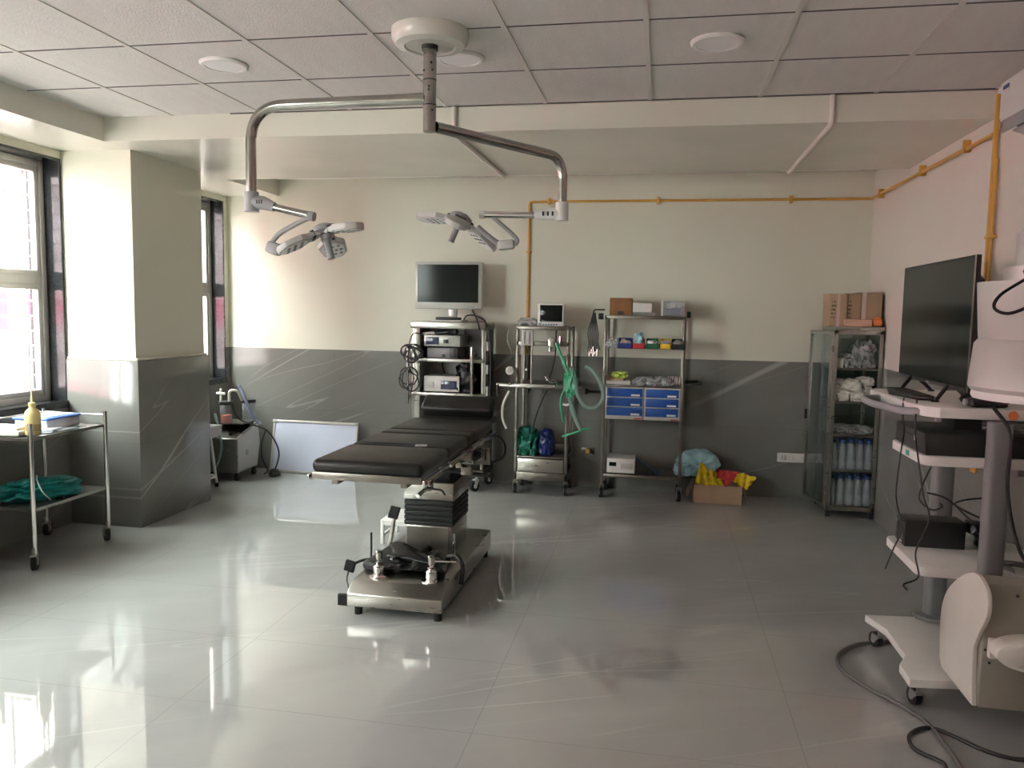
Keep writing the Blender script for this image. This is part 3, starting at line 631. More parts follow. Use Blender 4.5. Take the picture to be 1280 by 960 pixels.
# black cushions and straps heaped on the base
T = Matrix.Translation((-1.40, 4.12, 0.19)) @ Matrix.Rotation(-0.12, 4, 'Z')
emit('arm_pad', G(T).box((0, 0, 0), (0.24, 0.42, 0.05), 0.022, None, 3), 'leather', None, 'flat black arm pad lying on the table base under the straps', 'pad')
def crumple(name, c, d, label, m='leather2', seed=1, rot=0.0, am=0.03, cat='strap'):
    def fn(u, v):
        x, y = (u-0.5)*d[0], (v-0.5)*d[1]; e = min(u, 1-u, v, 1-v)
        q = Vector((x*9+seed, y*9, seed)); h = am*(1-2.2*abs(noise.noise(q)))+am*0.6*noise.noise(q*2.3)
        return (x*(1+0.1*noise.noise(q*0.5)), y*(1+0.12*noise.noise(q*0.7)), max(0.004, h*min(1, e*7)+d[2]*min(1, e*5)))
    g = G(Matrix.Translation(c) @ Matrix.Rotation(rot, 4, 'Z')); g.grid(fn, 44, 44)
    return emit(name, g, m, None, label, cat, th=0.005, smooth=180)
crumple('restraint_strap', (-1.26, 4.05, 0.19), (0.36, 0.30, 0.022), 'crumpled glossy black vinyl straps heaped on the table base', seed=3.3, rot=0.1, am=0.022)
g = G()
def fold(u, v):
    a = u*2.2
    return (-1.42+0.30*u+0.02*math.sin(v*5), 3.97+0.13*v-0.05*u, 0.236+0.014*math.sin(a*2.6)*(0.4+v*0.8)+0.035*v*(1-u))
g.grid(fold, 24, 8); emit('restraint_strap', g, 'leather2', None, 'folded black strap with a pale shining edge on top of the heap', 'strap', th=0.006)
g = G(); g.tube([(-1.12, 4.12, 0.205), (-1.06, 4.10, 0.225), (-1.015, 4.06, 0.19), (-1.01, 4.03, 0.12), (-1.012, 4.02, 0.095)], 0.013, 8, 5)
emit('restraint_strap', g, 'leather2', None, 'black strap hanging over the right edge of the table base', 'strap')

# low white step stool behind the base
def step_stool():
    x0, x1, y0, y1, h = -1.80, -1.42, 4.92, 5.24, 0.165
    t = thing('step_stool', 'low white metal foot stool standing just behind the operating table base', 'stool', ((x0+x1)/2, (y0+y1)/2, 0))
    emit('tread', G().b2(x0, x1, y0, y1, h-0.008, h, 0.003), 'whitep', t)
    emit('apron', G().b2(x0+0.004, x1-0.004, y0+0.004, y0+0.012, h-0.035, h-0.008), 'whitep', t)
    emit('apron', G().b2(x0+0.004, x1-0.004, y1-0.012, y1-0.004, h-0.035, h-0.008), 'whitep', t)
    for x in (x0+0.012, x1-0.012):
        for y in (y0+0.012, y1-0.012): emit('leg', G().b2(x-0.011, x+0.011, y-0.011, y+0.011, 0, h-0.008, 0.002), 'whitep', t)
        emit('stretcher', G().b2(x-0.007, x+0.007, y0+0.02, y1-0.02, 0.05, 0.066), 'whitep', t)
step_stool()

# ================================================================== BACK WALL EQUIPMENT
def xz(px, py, Y): p = P(px, py, Y=Y); return p.x, p.z
# ---- endoscopy trolley
def endo_trolley():
    yf, yk = 6.58, 6.98; x0, x1 = -2.13, -1.475; zt = 1.475
    t = thing('equipment_trolley', 'tall steel equipment trolley behind the head of the operating table', 'trolley', ((x0+x1)/2, 6.8, 0))
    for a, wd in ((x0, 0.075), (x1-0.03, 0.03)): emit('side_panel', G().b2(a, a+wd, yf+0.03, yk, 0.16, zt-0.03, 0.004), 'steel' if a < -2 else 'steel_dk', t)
    emit('back_panel', G().b2(x0+0.08, x1-0.08, yk-0.006, yk, 0.75, 1.43), 'ltgrey', t)
    emit('top_shelf', G().b2(x0-0.005, x1+0.005, yf, yk, zt-0.06, zt, 0.006), 'steel', t)
    for z in (1.155, 0.855, 0.50): emit('shelf', G().b2(x0+0.0, x1-0.0, yf+0.02, yk, z-0.03, z, 0.004), 'steel', t)
    emit('plinth', G().b2(x0-0.01, x1+0.01, yf, yk, 0.13, 0.19, 0.01), 'steel_dk', t)
    for x, za, zb_ in ((x0-0.01, 0.76, 1.265), (x1-0.095, 0.80, 1.265)):
        h = emit('handle', G().cyl((x, yf-0.05, za), (x, yf-0.05, zb_), 0.014, n=14), 'chrome', t)
        for z in (za+0.06, zb_-0.06): emit('handle_mount', G().cyl((x, yf-0.05, z), (x, yf+0.04, z), 0.008, n=8), 'chrome', h)
    for z in (1.27, 1.07, 0.88): emit('power_socket', G().b2(x1-0.002, x1+0.028, yf+0.04, yf+0.10, z-0.04, z+0.04, 0.004), 'white', t)
    emit('socket_strip', G().b2(x1-0.002, x1+0.008, yf+0.03, yf+0.12, 0.75, 1.40), 'grey', t)
    for x, y, a in ((x0+0.05, yf+0.05, 0.4), (x1-0.06, yf+0.04, 2.6), (x0+0.05, yk-0.06, 0.4), (x1-0.03, yk-0.10, -0.5)):
        caster(t, x, y, 0.115, 0.048, a, 'rubber', 'whitep', 'whitep')
    return t
endo_trolley()
def tv_monitor():
    y = 6.70; (x0, z1), (x1, z0) = xz(519, 327, y), xz(602, 387, y)
    t = thing('monitor', 'silver framed flat monitor with a dark screen on the tall equipment trolley', 'monitor', ((x0+x1)/2, y, 1.477))
    emit('housing', G().b2(x0, x1, y, y+0.055, z0, z1, 0.008), 'silver', t)
    emit('screen', G().b2(x0+0.022, x1-0.032, y-0.002, y+0.01, z0+0.058, z1-0.024), 'screen', t)
    emit('back_shell', G().b2(x0+0.06, x1-0.01, y+0.05, y+0.09, z0+0.04, z1-0.03, 0.01), 'grey', t)
    emit('power_button', G().cyl((x1-0.05, y+0.001, z0+0.02), (x1-0.05, y-0.004, z0+0.02), 0.006, n=12), 'whitep', t)
    emit('maker_mark', G().b2(x0+0.02, x0+0.16, y-0.001, y+0.002, z1-0.017, z1-0.012), 'grey', t)
    xm = -1.80
    emit('neck', G().b2(xm-0.04, xm+0.04, y+0.03, y+0.07, 1.485, z0+0.05, 0.006), 'silver', t)
    emit('stand_foot', G().b2(xm-0.16, xm+0.12, 6.60, 6.83, 1.4755, 1.492, 0.006), 'white', t)
    emit('foot_block', G().b2(xm-0.12, xm+0.08, 6.62, 6.75, 1.492, 1.515, 0.005), 'black', t)
tv_monitor()
def front_box(name, label, cat, px0, py0, px1, py1, Y, depth, m, parts=(), z=None, feet=False, mm='grey'):
    (x0, z1), (x1, z0) = xz(px0, py0, Y), xz(px1, py1, Y)
    if z is not None: z1 += z-z0; z0 = z
    t = thing(name, label, cat, ((x0+x1)/2, Y, z0))
    f = 0.008 if feet else 0
    emit('housing', G().b2(x0, x1, Y, Y+depth, z0+f, z1, 0.005), m, t)
    if feet:
        for x in (x0+0.03, x1-0.03): emit('foot', G().b2(x-0.012, x+0.012, Y+0.02, Y+0.05, z0, z0+f+0.001), 'black', t)
    for nm, u0, v0, u1, v1, th, mt in parts:
        emit(nm, G().b2(x0+(x1-x0)*u0, x0+(x1-x0)*u1, Y-th, Y+0.005, z0+(z1-z0)*v0, z0+(z1-z0)*v1, 0.0015), mt, t)
    return t
front_box('camera_unit', 'dark grey slim box under the silver camera unit on the trolley', 'medical device', 534, 431, 572, 445, 6.66, 0.28, 'grey', (('port', .48, .1, .58, .4, .003, 'black'), ('side_badge', .75, .05, .99, .95, .002, 'black')), z=1.1555)
t = front_box('camera_unit', 'silver camera control unit with dark display on the upper trolley shelf', 'medical device', 530, 416, 575, 431, 6.62, 0.30, 'silver', (('display', .06, .16, .42, .84, .003, 'lcd'), ('connector', .55, .3, .68, .62, .012, 'black'), ('label_strip', .56, .7, .68, .78, .002, 'whitep')), z=1.2605)
t = front_box('light_source', 'white light source box with blue display on the lower trolley shelf', 'medical device', 530, 465, 574, 487, 6.62, 0.30, 'white', (('display', .48, .2, .93, .72, .003, 'lcd'), ('socket', .14, .3, .28, .62, .008, 'ltgrey'), ('key', .82, .3, .88, .6, .005, 'dkblue')), z=0.8565, feet=True)
g = G(); g.tube([(-1.95, 6.66, 1.372), (-1.86, 6.66, 1.38), (-1.80, 6.66, 1.392)], 0.018, 10, 3); g.blob((-1.78, 6.68, 1.362), (0.09, 0.08, 0.075), 3, 0.2, sub=3)
emit('endoscope_camera', g, 'black', None, 'small black endoscope camera lying on the silver camera unit', 'camera')
g = G(); g.tube([(-2.04, 6.64, 1.363), (-1.98, 6.64, 1.375), (-1.93, 6.64, 1.375)], 0.012, 8, 3); emit('plug', g, 'white', None, 'pale cable plug lying beside the black camera head', 'plug')
g = G(); g.blob((-1.66, 6.76, 0.857), (0.16, 0.24, 0.27), 5, 0.25, 2.5, 4, power=0.6); emit('cable_bundle', g, 'black', None, 'black bundled cables stuffed beside the white light source', 'cables', smooth=60)
def coil(c, r, n, seed, m='cable', rr=0.006):
    pts = []; rn = random.Random(seed)
    for i in range(n*10):
        a = i*2*PI/10; k = 1+0.35*math.sin(i*0.9+seed)+rn.uniform(-.12, .12)
        pts.append((c[0]+r[0]*math.cos(a)*k, c[1]+0.04*math.sin(i*0.37)+rn.uniform(-.01, .01), c[2]+r[1]*math.sin(a)*k))
    return pts
cable(coil((-2.10, 6.50, 1.20), (0.07, 0.06), 5, 2), 0.006, 'black cable coiled in a tangle on the trolley handle, upper left', smooth=3)
cable(coil((-2.12, 6.50, 0.98), (0.07, 0.08), 3, 4), 0.006, 'black cable looped low on the left trolley handle', smooth=3)
cable([(-2.02, 6.64, 1.36), (-2.09, 6.54, 1.37), (-2.12, 6.52, 1.30), (-2.11, 6.50, 1.22), (-2.08, 6.50, 1.0), (-2.10, 6.50, 0.85)], 0.005, 'thin black cable running down the left side of the trolley')
cable([(-1.70, 6.75, 1.49), (-1.64, 6.62, 1.53), (-1.56, 6.60, 1.53), (-1.47, 6.62, 1.47), (-1.43, 6.62, 1.25), (-1.425, 6.62, 1.0), (-1.44, 6.64, 0.75), (-1.46, 6.66, 0.45), (-1.44, 6.7, 0.25)], 0.007, 'black cable draped from the monitor down the right side of the trolley')
cable([(-1.62, 6.74, 1.58), (-1.57, 6.64, 1.53), (-1.53, 6.56, 1.48), (-1.51, 6.56, 1.41)], 0.006, 'short black cable from the monitor over the front edge of the trolley')
for a, z0_, z1_, lb in ((-1.93, 1.40, 1.36, 'above the silver unit at left'), (-1.74, 1.40, 1.30, 'above the silver unit at right'), (-1.95, 1.12, 0.99, 'above the white light source at left'), (-1.78, 1.12, 1.0, 'above the white light source at right'), (-1.90, 0.82, 0.74, 'below the white light source at left'), (-1.62, 0.82, 0.70, 'below the white light source at right')):
    cable([(a, 6.95, z0_), (a+0.01, 6.94, (z0_+z1_)/2), (a+0.04, 6.93, z1_)], 0.005, 'black cable hanging at the back of the trolley '+lb)

# ---- anaesthesia trolley
def frame_trolley(name, label, x0, x1, yf, yk, zt, shelves, sq=0.024, wheel=0.042, h=0.13):
    t = thing(name, label, 'trolley', ((x0+x1)/2, (yf+yk)/2, 0))
    for x in (x0+sq/2, x1-sq/2):
        for y in (yf+sq/2, yk-sq/2): emit('post', G().b2(x-sq/2, x+sq/2, y-sq/2, y+sq/2, h, zt, 0.003), 'steel_dk', t)
    for z, th in shelves: emit('shelf', G().b2(x0, x1, yf, yk, z-th, z, 0.003), 'steel_dk', t)
    for x, y, a in ((x0+0.01, yf+0.01, 0.3), (x1-0.01, yf+0.01, 0.15), (x0+0.02, yk-0.06, 0.4), (x1-0.02, yk-0.06, -0.2)): caster(t, x, y, h, wheel, a)
    return t
AX0, AX1, AY = -1.20, -0.74, 6.60
def anaesthesia():
    t = frame_trolley('anaesthesia_trolley', 'narrow steel anaesthesia trolley with gas hoses against the back wall', AX0, AX1, AY, 6.98, 1.44, ((1.452, 0.03), (0.195, 0.07), (0.335, 0.012)))
    emit('drawer', G().b2(AX0+0.03, AX1-0.03, AY-0.006, AY+0.34, 0.20, 0.315, 0.004), 'steel', t)
    emit('back_ledge', G().b2(AX0+0.03, AX1-0.03, 6.90, 6.96, 0.335, 0.40, 0.004), 'steel', t)
    tr = emit('work_shelf', G().b2(AX0-0.02, AX1+0.04, AY-0.04, 6.97, 0.925, 0.965, 0.006), 'steel_dk', t)
    emit('rail', G().b2(AX0-0.13, AX1+0.12, AY-0.065, AY-0.05, 0.935, 0.955, 0.003), 'steel', t)
    emit('cross_bar', G().b2(AX0, AX1, AY+0.0, AY+0.02, 1.285, 1.325, 0.003), 'steel_dk', t)
    fm = emit('flow_meter', G().b2(AX0+0.05, AX0+0.15, AY-0.03, AY+0.0, 1.29, 1.42, 0.006), 'ltgrey', t)
    emit('flow_tube', G().cyl((AX0+0.075, AY-0.036, 1.30), (AX0+0.075, AY-0.036, 1.41), 0.009, n=10), 'film', fm)
    emit('flow_tube', G().cyl((AX0+0.115, AY-0.036, 1.30), (AX0+0.115, AY-0.036, 1.41), 0.009, n=10), 'film', fm)
    for x in (AX0+0.06, AX0+0.14): emit('side_tube', G().cyl((x, AY-0.02, 0.96), (x, AY-0.02, 1.29), 0.008, n=10), 'steel', t)
    kb = emit('flow_knob', G().cyl((AX0+0.10, AY-0.02, 1.085), (AX0+0.10, AY-0.055, 1.085), 0.018, n=14), 'black', t); emit('knob_face', G().cyl((AX0+0.10, AY-0.055, 1.085), (AX0+0.10, AY-0.06, 1.085), 0.010, n=12), 'whitep', kb)
    vp = emit('vapour_outlet', G().b2(AX0+0.28, AX0+0.33, AY-0.03, AY+0.01, 1.24, 1.36, 0.006), 'chrome', t)
    emit('valve', G().cyl((AX0+0.38, AY-0.02, 1.30), (AX0+0.38, AY-0.02, 1.37), 0.012, n=10), 'chrome', vp)
    ga = emit('pressure_gauge', G().cyl((AX0-0.035, AY-0.06, 1.075), (AX0-0.035, AY-0.085, 1.075), 0.035, n=24), 'chrome', t)
    emit('gauge_face', G().cyl((AX0-0.035, AY-0.085, 1.075), (AX0-0.035, AY-0.087, 1.075), 0.028, n=24), 'ltgrey', ga)
    emit('gauge_stem', G().cyl((AX0-0.035, AY-0.07, 0.95), (AX0-0.035, AY-0.07, 1.045), 0.008, n=10), 'chrome', ga)
    emit('tap_handle', G().bend([(AX0-0.03, AY-0.07, 0.955), (AX0-0.15, AY-0.07, 0.96), (AX0-0.14, AY-0.07, 0.85)], 0.006, 0.015, 8), 'chrome', t)
    emit('valve_cluster', G().tube([(-0.93, AY-0.06, 1.04), (-0.90, AY-0.06, 1.0), (-0.85, AY-0.06, 0.99), (-0.84, AY-0.06, 0.95)], 0.014, 10, 4), 'chrome', t)
    for x in (-1.09, -1.06, -0.96, -0.90): emit('outlet_pin', G().cyl((x, AY-0.04, 0.925), (x, AY-0.04, 0.87+0.02*math.sin(x*40)), 0.006, n=8), 'chrome', t)
    emit('hook', G().tube([(-0.72, AY-0.06, 0.93), (-0.70, AY-0.06, 0.84), (-0.74, AY-0.06, 0.80), (-0.78, AY-0.06, 0.805)], 0.010, 8, 4), 'whitep', t)
anaesthesia()
def small_monitor():
    y = 6.66; (x0, z1), (x1, z0) = xz(672, 379, y), xz(704.5, 404, y); z0 = 1.4525
    t = thing('patient_monitor', 'small white patient monitor with black screen on top of the anaesthesia trolley', 'monitor', ((x0+x1)/2, y, z0))
    emit('housing', G().b2(x0, x1, y, y+0.12, z0, z1, 0.012), 'whitep', t)
    emit('screen', G().b2(x0+0.022, x1-0.012, y-0.003, y+0.01, z0+0.04, z1-0.014, 0.003), 'screen', t)
    for k in range(6): emit('button', G().b2(x0+0.05+k*0.022, x0+0.062+k*0.022, y-0.004, y+0.004, z0+0.010, z0+0.020), 'dkblue', t)
    emit('knob', G().cyl((x0+0.022, y, z0+0.018), (x0+0.022, y-0.012, z0+0.018), 0.011, n=12), 'grey', t)
small_monitor()
g = G(); g.blob((-1.12, 6.72, 1.453), (0.15, 0.14, 0.075), 9, 0.22, sub=3); emit('cable_bundle', g, 'ltgrey', None, 'grey bundle of leads lying left of the small patient monitor', 'cables', smooth=60)
cable([(-1.16, 6.62, 1.47), (-1.25, 6.58, 1.44), (-1.27, 6.57, 1.33), (-1.23, 6.57, 1.24)], 0.004, 'thin grey lead hanging left of the anaesthesia trolley top', m='grey')
cable([(-0.87, 6.70, 1.42), (-0.87, 6.66, 1.2), (-0.89, 6.62, 1.08), (-0.92, 6.6, 0.98)], 0.006, 'black cable hanging between the top and middle shelf of the anaesthesia trolley')
cable([(-0.93, 6.64, 0.91), (-0.98, 6.64, 0.80), (-1.03, 6.64, 0.66), (-1.05, 6.64, 0.54)], 0.007, 'black cable hanging down to the blue rubber bag')
cable([(-1.24, AY-0.07, 0.90), (-1.29, AY-0.08, 0.78), (-1.29, AY-0.08, 0.66), (-1.255, AY-0.08, 0.58)], 0.011, 'white hose curving down at the left of the anaesthesia trolley', name='hose', m='hose_w', cat='hose')
def green_hose():
    t = thing('breathing_circuit', 'tangled green and pale corrugated breathing hoses hung on the anaesthesia trolley', 'hose', (-0.7, 6.5, 0.6))
    y = 6.50
    emit('green_tube', G().tube([(-0.845, y+0.04, 1.32), (-0.82, y+0.02, 1.25), (-0.77, y, 1.15), (-0.735, y-0.01, 1.06), (-0.72, y, 1.0)], 0.014, 8, 5), 'hose_g', t)
    emit('green_tube', G().tube([(-0.85, y+0.04, 1.31), (-0.80, y+0.03, 1.20), (-0.76, y+0.01, 1.10), (-0.70, y, 1.03)], 0.010, 8, 5), 'hose_g', t)
    emit('green_bundle', G().blob((-0.715, y, 0.985), (0.10, 0.08, 0.20), 4, 0.25, 2.4, 3, False), 'hose_g', t)
    def corr(pts, r, n=150):
        g = G(); g.tube(pts, r, 10, 12, ); return g
    emit('corrugated_tube', corr([(-0.72, y, 1.12), (-0.68, y-0.02, 1.02), (-0.65, y-0.03, 0.90), (-0.58, y-0.03, 0.80), (-0.49, y-0.02, 0.80), (-0.44, y, 0.88), (-0.47, y+0.01, 1.0), (-0.54, y+0.02, 1.10), (-0.60, y+0.02, 1.13)], 0.019), 'hose_c', t)
    emit('corrugated_tube', corr([(-0.73, y, 0.98), (-0.72, y+0.01, 0.86), (-0.68, y+0.01, 0.72), (-0.62, y, 0.60)], 0.019), 'hose_c', t)
    emit('green_tube', G().tube([(-0.77, y+0.05, 0.93), (-0.80, y+0.05, 0.83), (-0.79, y+0.05, 0.72), (-0.77, y+0.05, 0.65)], 0.010, 8, 5), 'hose_g', t)
    emit('y_piece', G().tube([(-0.54, y-0.01, 0.615), (-0.60, y, 0.60), (-0.66, y, 0.575), (-0.78, y+0.03, 0.53)], 0.010, 8, 3), 'hose_g', t)
green_hose()
g = G(); g.tube([(-0.60, 6.72, 0.90), (-0.46, 6.73, 0.90)], 0.013, 10); g.cyl((-0.46, 6.73, 0.90), (-0.445, 6.73, 0.90), 0.02); g.box((-0.60, 6.73, 0.90), (0.03, 0.03, 0.05), 0.005)
g.b2(-0.455, -0.44, 6.66, 6.76, 0.885, 0.915); emit('push_handle', g, 'black', None, 'black push handle sticking out left of the blue drawer rack', 'handle')
g = G(); g.blob((-1.105, 6.72, 0.336), (0.185, 0.2, 0.235), 2, 0.20, 2.2, 5, power=0.6); emit('green_wrap_bundle', g, 'greenbag', None, 'crumpled green cloth bundle on the bottom shelf of the anaesthesia trolley', 'bundle', smooth=80)
g = G(); g.blob((-0.935, 6.70, 0.336), (0.13, 0.16, 0.24), 6, 0.14, 2.0, 4, power=0.8); emit('breathing_bag', g, 'bluebag', None, 'dark blue rubber breathing bag beside the green cloth bundle', 'bag', smooth=80)

# ---- rack with blue drawers
RX0, RX1, RY = -0.455, 0.215, 6.62
def rack():
    x0, x1 = RX0, RX1
    t = frame_trolley('shelf_rack', 'tall steel rack on wheels carrying blue drawers and small bins', x0, x1, RY, 6.98, 1.55, ((1.555, 0.028), (0.975, 0.015), (0.215, 0.03)))
    emit('side_handle', G().bend([(x1, RY+0.02, 0.99), (x1+0.13, RY+0.02, 1.0), (x1+0.15, RY+0.08, 1.005), (x1+0.13, RY+0.30, 1.0), (x1, RY+0.30, 0.99)], 0.012, 0.04, 10), 'black', t)
    emit('bin_rail', G().b2(x0, x1, RY+0.03, RY+0.05, 1.285, 1.31), 'steel', t)
    emit('hook_arm', G().bend([(x0, RY+0.03, 1.60), (x0-0.09, RY+0.03, 1.60), (x0-0.10, RY+0.03, 1.57)], 0.006, 0.015, 8), 'black', t)
    emit('clamp_knob', G().cyl((x0-0.01, RY-0.01, 1.545), (x0-0.05, RY-0.01, 1.545), 0.026, n=12), 'black', t)
    emit('clamp_knob', G().cyl((x1, RY-0.01, 1.57), (x1+0.03, RY-0.01, 1.57), 0.026, n=12), 'black', t)
rack()
def drawers(x0, x1, label):
    y, z0, z1 = RY-0.012, 0.688, 0.958
    t = thing('drawer_cabinet', label, 'drawers', ((x0+x1)/2, y+0.15, z0), 'blue drawer cabinets on the rack')
    emit('body', G().b2(x0, x1, y, y+0.30, z0, z1, 0.004), 'ltgrey', t)
    h = (z1-z0-0.03)/3
    for k in range(3):
        za = z0+0.026+k*h; d = emit('drawer', G().b2(x0+0.012, x1-0.012, y-0.010, y+0.02, za+0.005, za+h-0.006, 0.003), 'blue', t)
        emit('label_holder', G().b2(x1-0.105, x1-0.032, y-0.014, y-0.009, za+0.012, za+0.028, 0.001), 'whitep', d, label='white label strip')
    emit('brand_strip', G().b2(x1-0.075, x1-0.012, y-0.003, y+0.003, z0+0.004, z0+0.014), 'red', t)
drawers(-0.4305, -0.112, 'blue three drawer cabinet, the left one on the rack')
drawers(-0.108, 0.185, 'blue three drawer cabinet, the right one on the rack')
def small_bin(px0, px1, m, label, z=1.285):
    y = RY-0.01; x0 = P(px0, 430, Y=y).x; x1 = P(px1, 430, Y=y).x; z1 = z+0.085
    t = thing('storage_bin', label, 'bin', ((x0+x1)/2, y, z), 'small plastic bins on the rack rail')
    g = G(); w_ = 0.004; ya, yb2 = y-0.09, y+0.03
    g.prism([(ya, z), (yb2, z), (yb2, z1), (ya+0.05, z1), (ya+0.03, z+0.045), (ya, z+0.045)], x0, x0+w_, 'x'); g.prism([(ya, z), (yb2, z), (yb2, z1), (ya+0.05, z1), (ya+0.03, z+0.045), (ya, z+0.045)], x1-w_, x1, 'x')
    g.b2(x0, x1, ya, yb2, z, z+w_); g.b2(x0, x1, yb2-w_, yb2, z, z1); g.b2(x0, x1, ya, ya+w_, z, z+0.045); emit('bin_body', g, m, t)
    return (x0+x1)/2, y-0.03, z+w_
bins = [(758, 773, 'clearbox', 'clear plastic bin, leftmost of the small bins on the rack'), (773.5, 790.5, 'dkblue', 'dark blue plastic bin on the rack rail'), (791, 806, 'red', 'red plastic bin holding blue gloves on the rack rail'), (808, 823, 'green', 'green plastic bin on the rack rail'), (825, 838.5, 'yellow', 'yellow plastic bin on the rack rail'), (839.5, 856, 'black', 'black plastic bin, rightmost on the rack rail')]
cont = ['ltgrey', 'tape', 'cyanbag', 'white', 'lilac', 'grey']
cl_ = ['grey green packets in the clear bin at the left of the rack', 'pinkish packets in the dark blue bin', 'light blue gloves spilling from the red bin', 'white packets in the green bin', 'pale packets in the yellow bin', 'grey packets in the black bin']
for k, (a, b, m, lb) in enumerate(bins):
    cx, cy2, cz = small_bin(a, b, m, lb)
    hh = 0.13 if k == 2 else 0.07
    g = G(); g.blob((cx, cy2-0.0, cz), (0.085, 0.07, hh), 20+k, 0.28, 3, 3, power=0.8); emit('packets', g, cont[k], None, cl_[k], 'packets', smooth=50)
# things on the rack's top and middle
def carton(c, d, m, label, rot=0, name='carton', tape=None, marks=False, cat='box'):
    T = Matrix.Translation((c[0], c[1], c[2])) @ Matrix.Rotation(rot, 4, 'Z')
    t = thing(name, label, cat, c)
    emit('box_body', G(T).box((0, 0, d[2]/2), d, 0.003), m, t)
    if tape: emit('tape', G(T).b2(-d[0]*tape[1]/2+tape[0], d[0]*tape[1]/2+tape[0], -d[1]/2-0.001, d[1]/2+0.001, -0.0005+0.001, d[2]+0.001), 'tape', t)
    if marks:
        g = G(T); rn = random.Random(3)
        for i in range(6):
            for j in range(5):
                if rn.random() < .8: g.b2(-d[0]*0.40+i*d[0]*0.045, -d[0]*0.40+i*d[0]*0.045+d[0]*rn.uniform(.02, .04), -d[1]/2-0.0015, -d[1]/2, d[2]*(0.25+j*0.12), d[2]*(0.25+j*0.12)+d[2]*0.05)
        emit('printed_marks', g, 'ink', t)
    return t
t = carton((-0.325, 6.74, 1.556), (0.185, 0.2, 0.145), 'card_br', 'brown cardboard box at the left of the rack top')
emit('cut_out', G().b2(-0.35, -0.30, 6.638, 6.641, 1.56, 1.59), 'ink', t)
carton((-0.15, 6.72, 1.5845), (0.155, 0.14, 0.075), 'white', 'small white box on a clear tray on the rack top')
t = carton((-0.135, 6.72, 1.556), (0.195, 0.16, 0.028), 'clearbox', 'clear shallow plastic tray under the small white box', name='tray', cat='tray')
def clear_tub():
    x0, x1, y0, y1, z = 0.02, 0.195, 6.64, 6.86, 1.556
    t = thing('plastic_box', 'clear plastic box with blue and white contents at the right of the rack top', 'box', ((x0+x1)/2, 6.75, z))
    g = G(); w_ = 0.004; g.b2(x0, x1, y0, y1, z, z+w_); g.b2(x0, x1, y0, y0+w_, z, z+0.12); g.b2(x0, x1, y1-w_, y1, z, z+0.12); g.b2(x0, x0+w_, y0, y1, z, z+0.12); g.b2(x1-w_, x1, y0, y1, z, z+0.12)
    emit('tub', g, 'clearbox', t); emit('lid_edge', G().b2(x0-0.012, x0+0.004, y0-0.005, y1, z, z+0.125, 0.003), 'white', t)
    emit('tub_rim', G().b2(x0, x1+0.01, y0-0.008, y1+0.008, z+0.12, z+0.127, 0.003), 'clearbox', t)
    emit('blue_contents', G().b2(x0+0.012, x1-0.03, y0+0.01, y1-0.02, z+0.005, z+0.06, 0.01), 'boxdk', t); emit('white_contents', G().blob((x0+0.10, y0+0.06, z+0.06), (0.12, 0.08, 0.06), 4, .2, sub=3), 'white', t)
clear_tub()
# instruments leads hanging left
g = G()
for k in range(6):
    dx = (k-2.5)*0.009; g.tube([(-0.545+dx*0.3, 6.65, 1.575), (-0.548+dx, 6.64, 1.50), (-0.55+dx*1.9, 6.63, 1.40), (-0.545+dx*1.6, 6.64, 1.32), (-0.54+dx*2.2, 6.64, 1.24+0.012*(k % 3))], 0.005, 6, 4)
emit('hanging_leads', g, 'cable', None, 'bundle of black leads hanging from the hook left of the rack', 'cables')
g = G()
for k in range(5): g.cyl((-0.575+k*0.016, 6.625, 1.25+0.02*(k % 3)), (-0.575+k*0.016, 6.625, 1.21+0.02*(k % 2)), 0.006, n=8)
emit('lead_clips', g, 'chrome', None, 'metal clips at the lower ends of the hanging black leads', 'clips')
t = carton((-0.335, 6.72, 0.976), (0.20, 0.16, 0.03), 'white', 'white flat pack at the bottom of the small stack on the drawers', rot=0.1)
carton((-0.35, 6.72, 1.0065), (0.15, 0.12, 0.022), 'card_lt', 'tan flat pack in the middle of the stack above the drawers', rot=-0.15)
g = G(); g.blob((-0.32, 6.70, 1.029), (0.12, 0.09, 0.055), 12, .3, sub=3); emit('packet', g, 'lime', None, 'lime green packet on top of the small stack above the drawers', 'packet', smooth=60)
for k in range(5):
    g = G(); g.blob((-0.15+0.055*k, 6.66+0.03*(k % 2), 0.976), (0.10, 0.10, 0.065+0.01*(k % 2)), 30+k, .3, 3, 3, power=0.8); emit('film_packet', g, 'film', None, 'clear crumpled plastic packet on the drawers, %s' % ['leftmost of five', 'second from the left', 'middle of five', 'second from the right', 'rightmost of five'][k], 'packet', 'clear packets on the drawers', smooth=60)
for k in range(3):
    x = 0.095+k*0.035; t = thing('tape_roll', 'white and brown tape roll standing above the drawers, %s of three' % ['left', 'middle', 'right'][k], 'tape roll', (x, 6.70, 0.976), 'tape rolls above the drawers')
    emit('roll', G().cyl((x-0.014, 6.70, 1.016), (x+0.014, 6.70, 1.016), 0.040, n=20), 'gauze', t)
    emit('band', G().cyl((x-0.005, 6.70, 1.016), (x+0.005, 6.70, 1.016), 0.0405, n=20), 'tapebr', t)
t = front_box('cautery_unit', 'white boxy device with small dark display on the bottom shelf of the rack', 'medical device', 759, 566, 793, 587, 6.63, 0.26, 'white', (('display', .08, .5, .34, .76, .003, 'screen'), ('key_panel', .5, .3, .95, .7, .002, 'ltgrey'), ('key_row', .52, .45, .92, .5, .003, 'grey')), z=0.2155, feet=True)
def drape(u, v): return (-0.165+0.20*u, 6.66+0.2*v, 0.218+max(0, 0.14*(1-u)*(1-0.5*v))+0.006*math.sin(u*20+v*7))
emit('blue_sheet', G().grid(drape, 16, 10), 'sheetblue', None, 'dark blue film sheet lying right of the white boxy device', 'sheet', th=0.003)

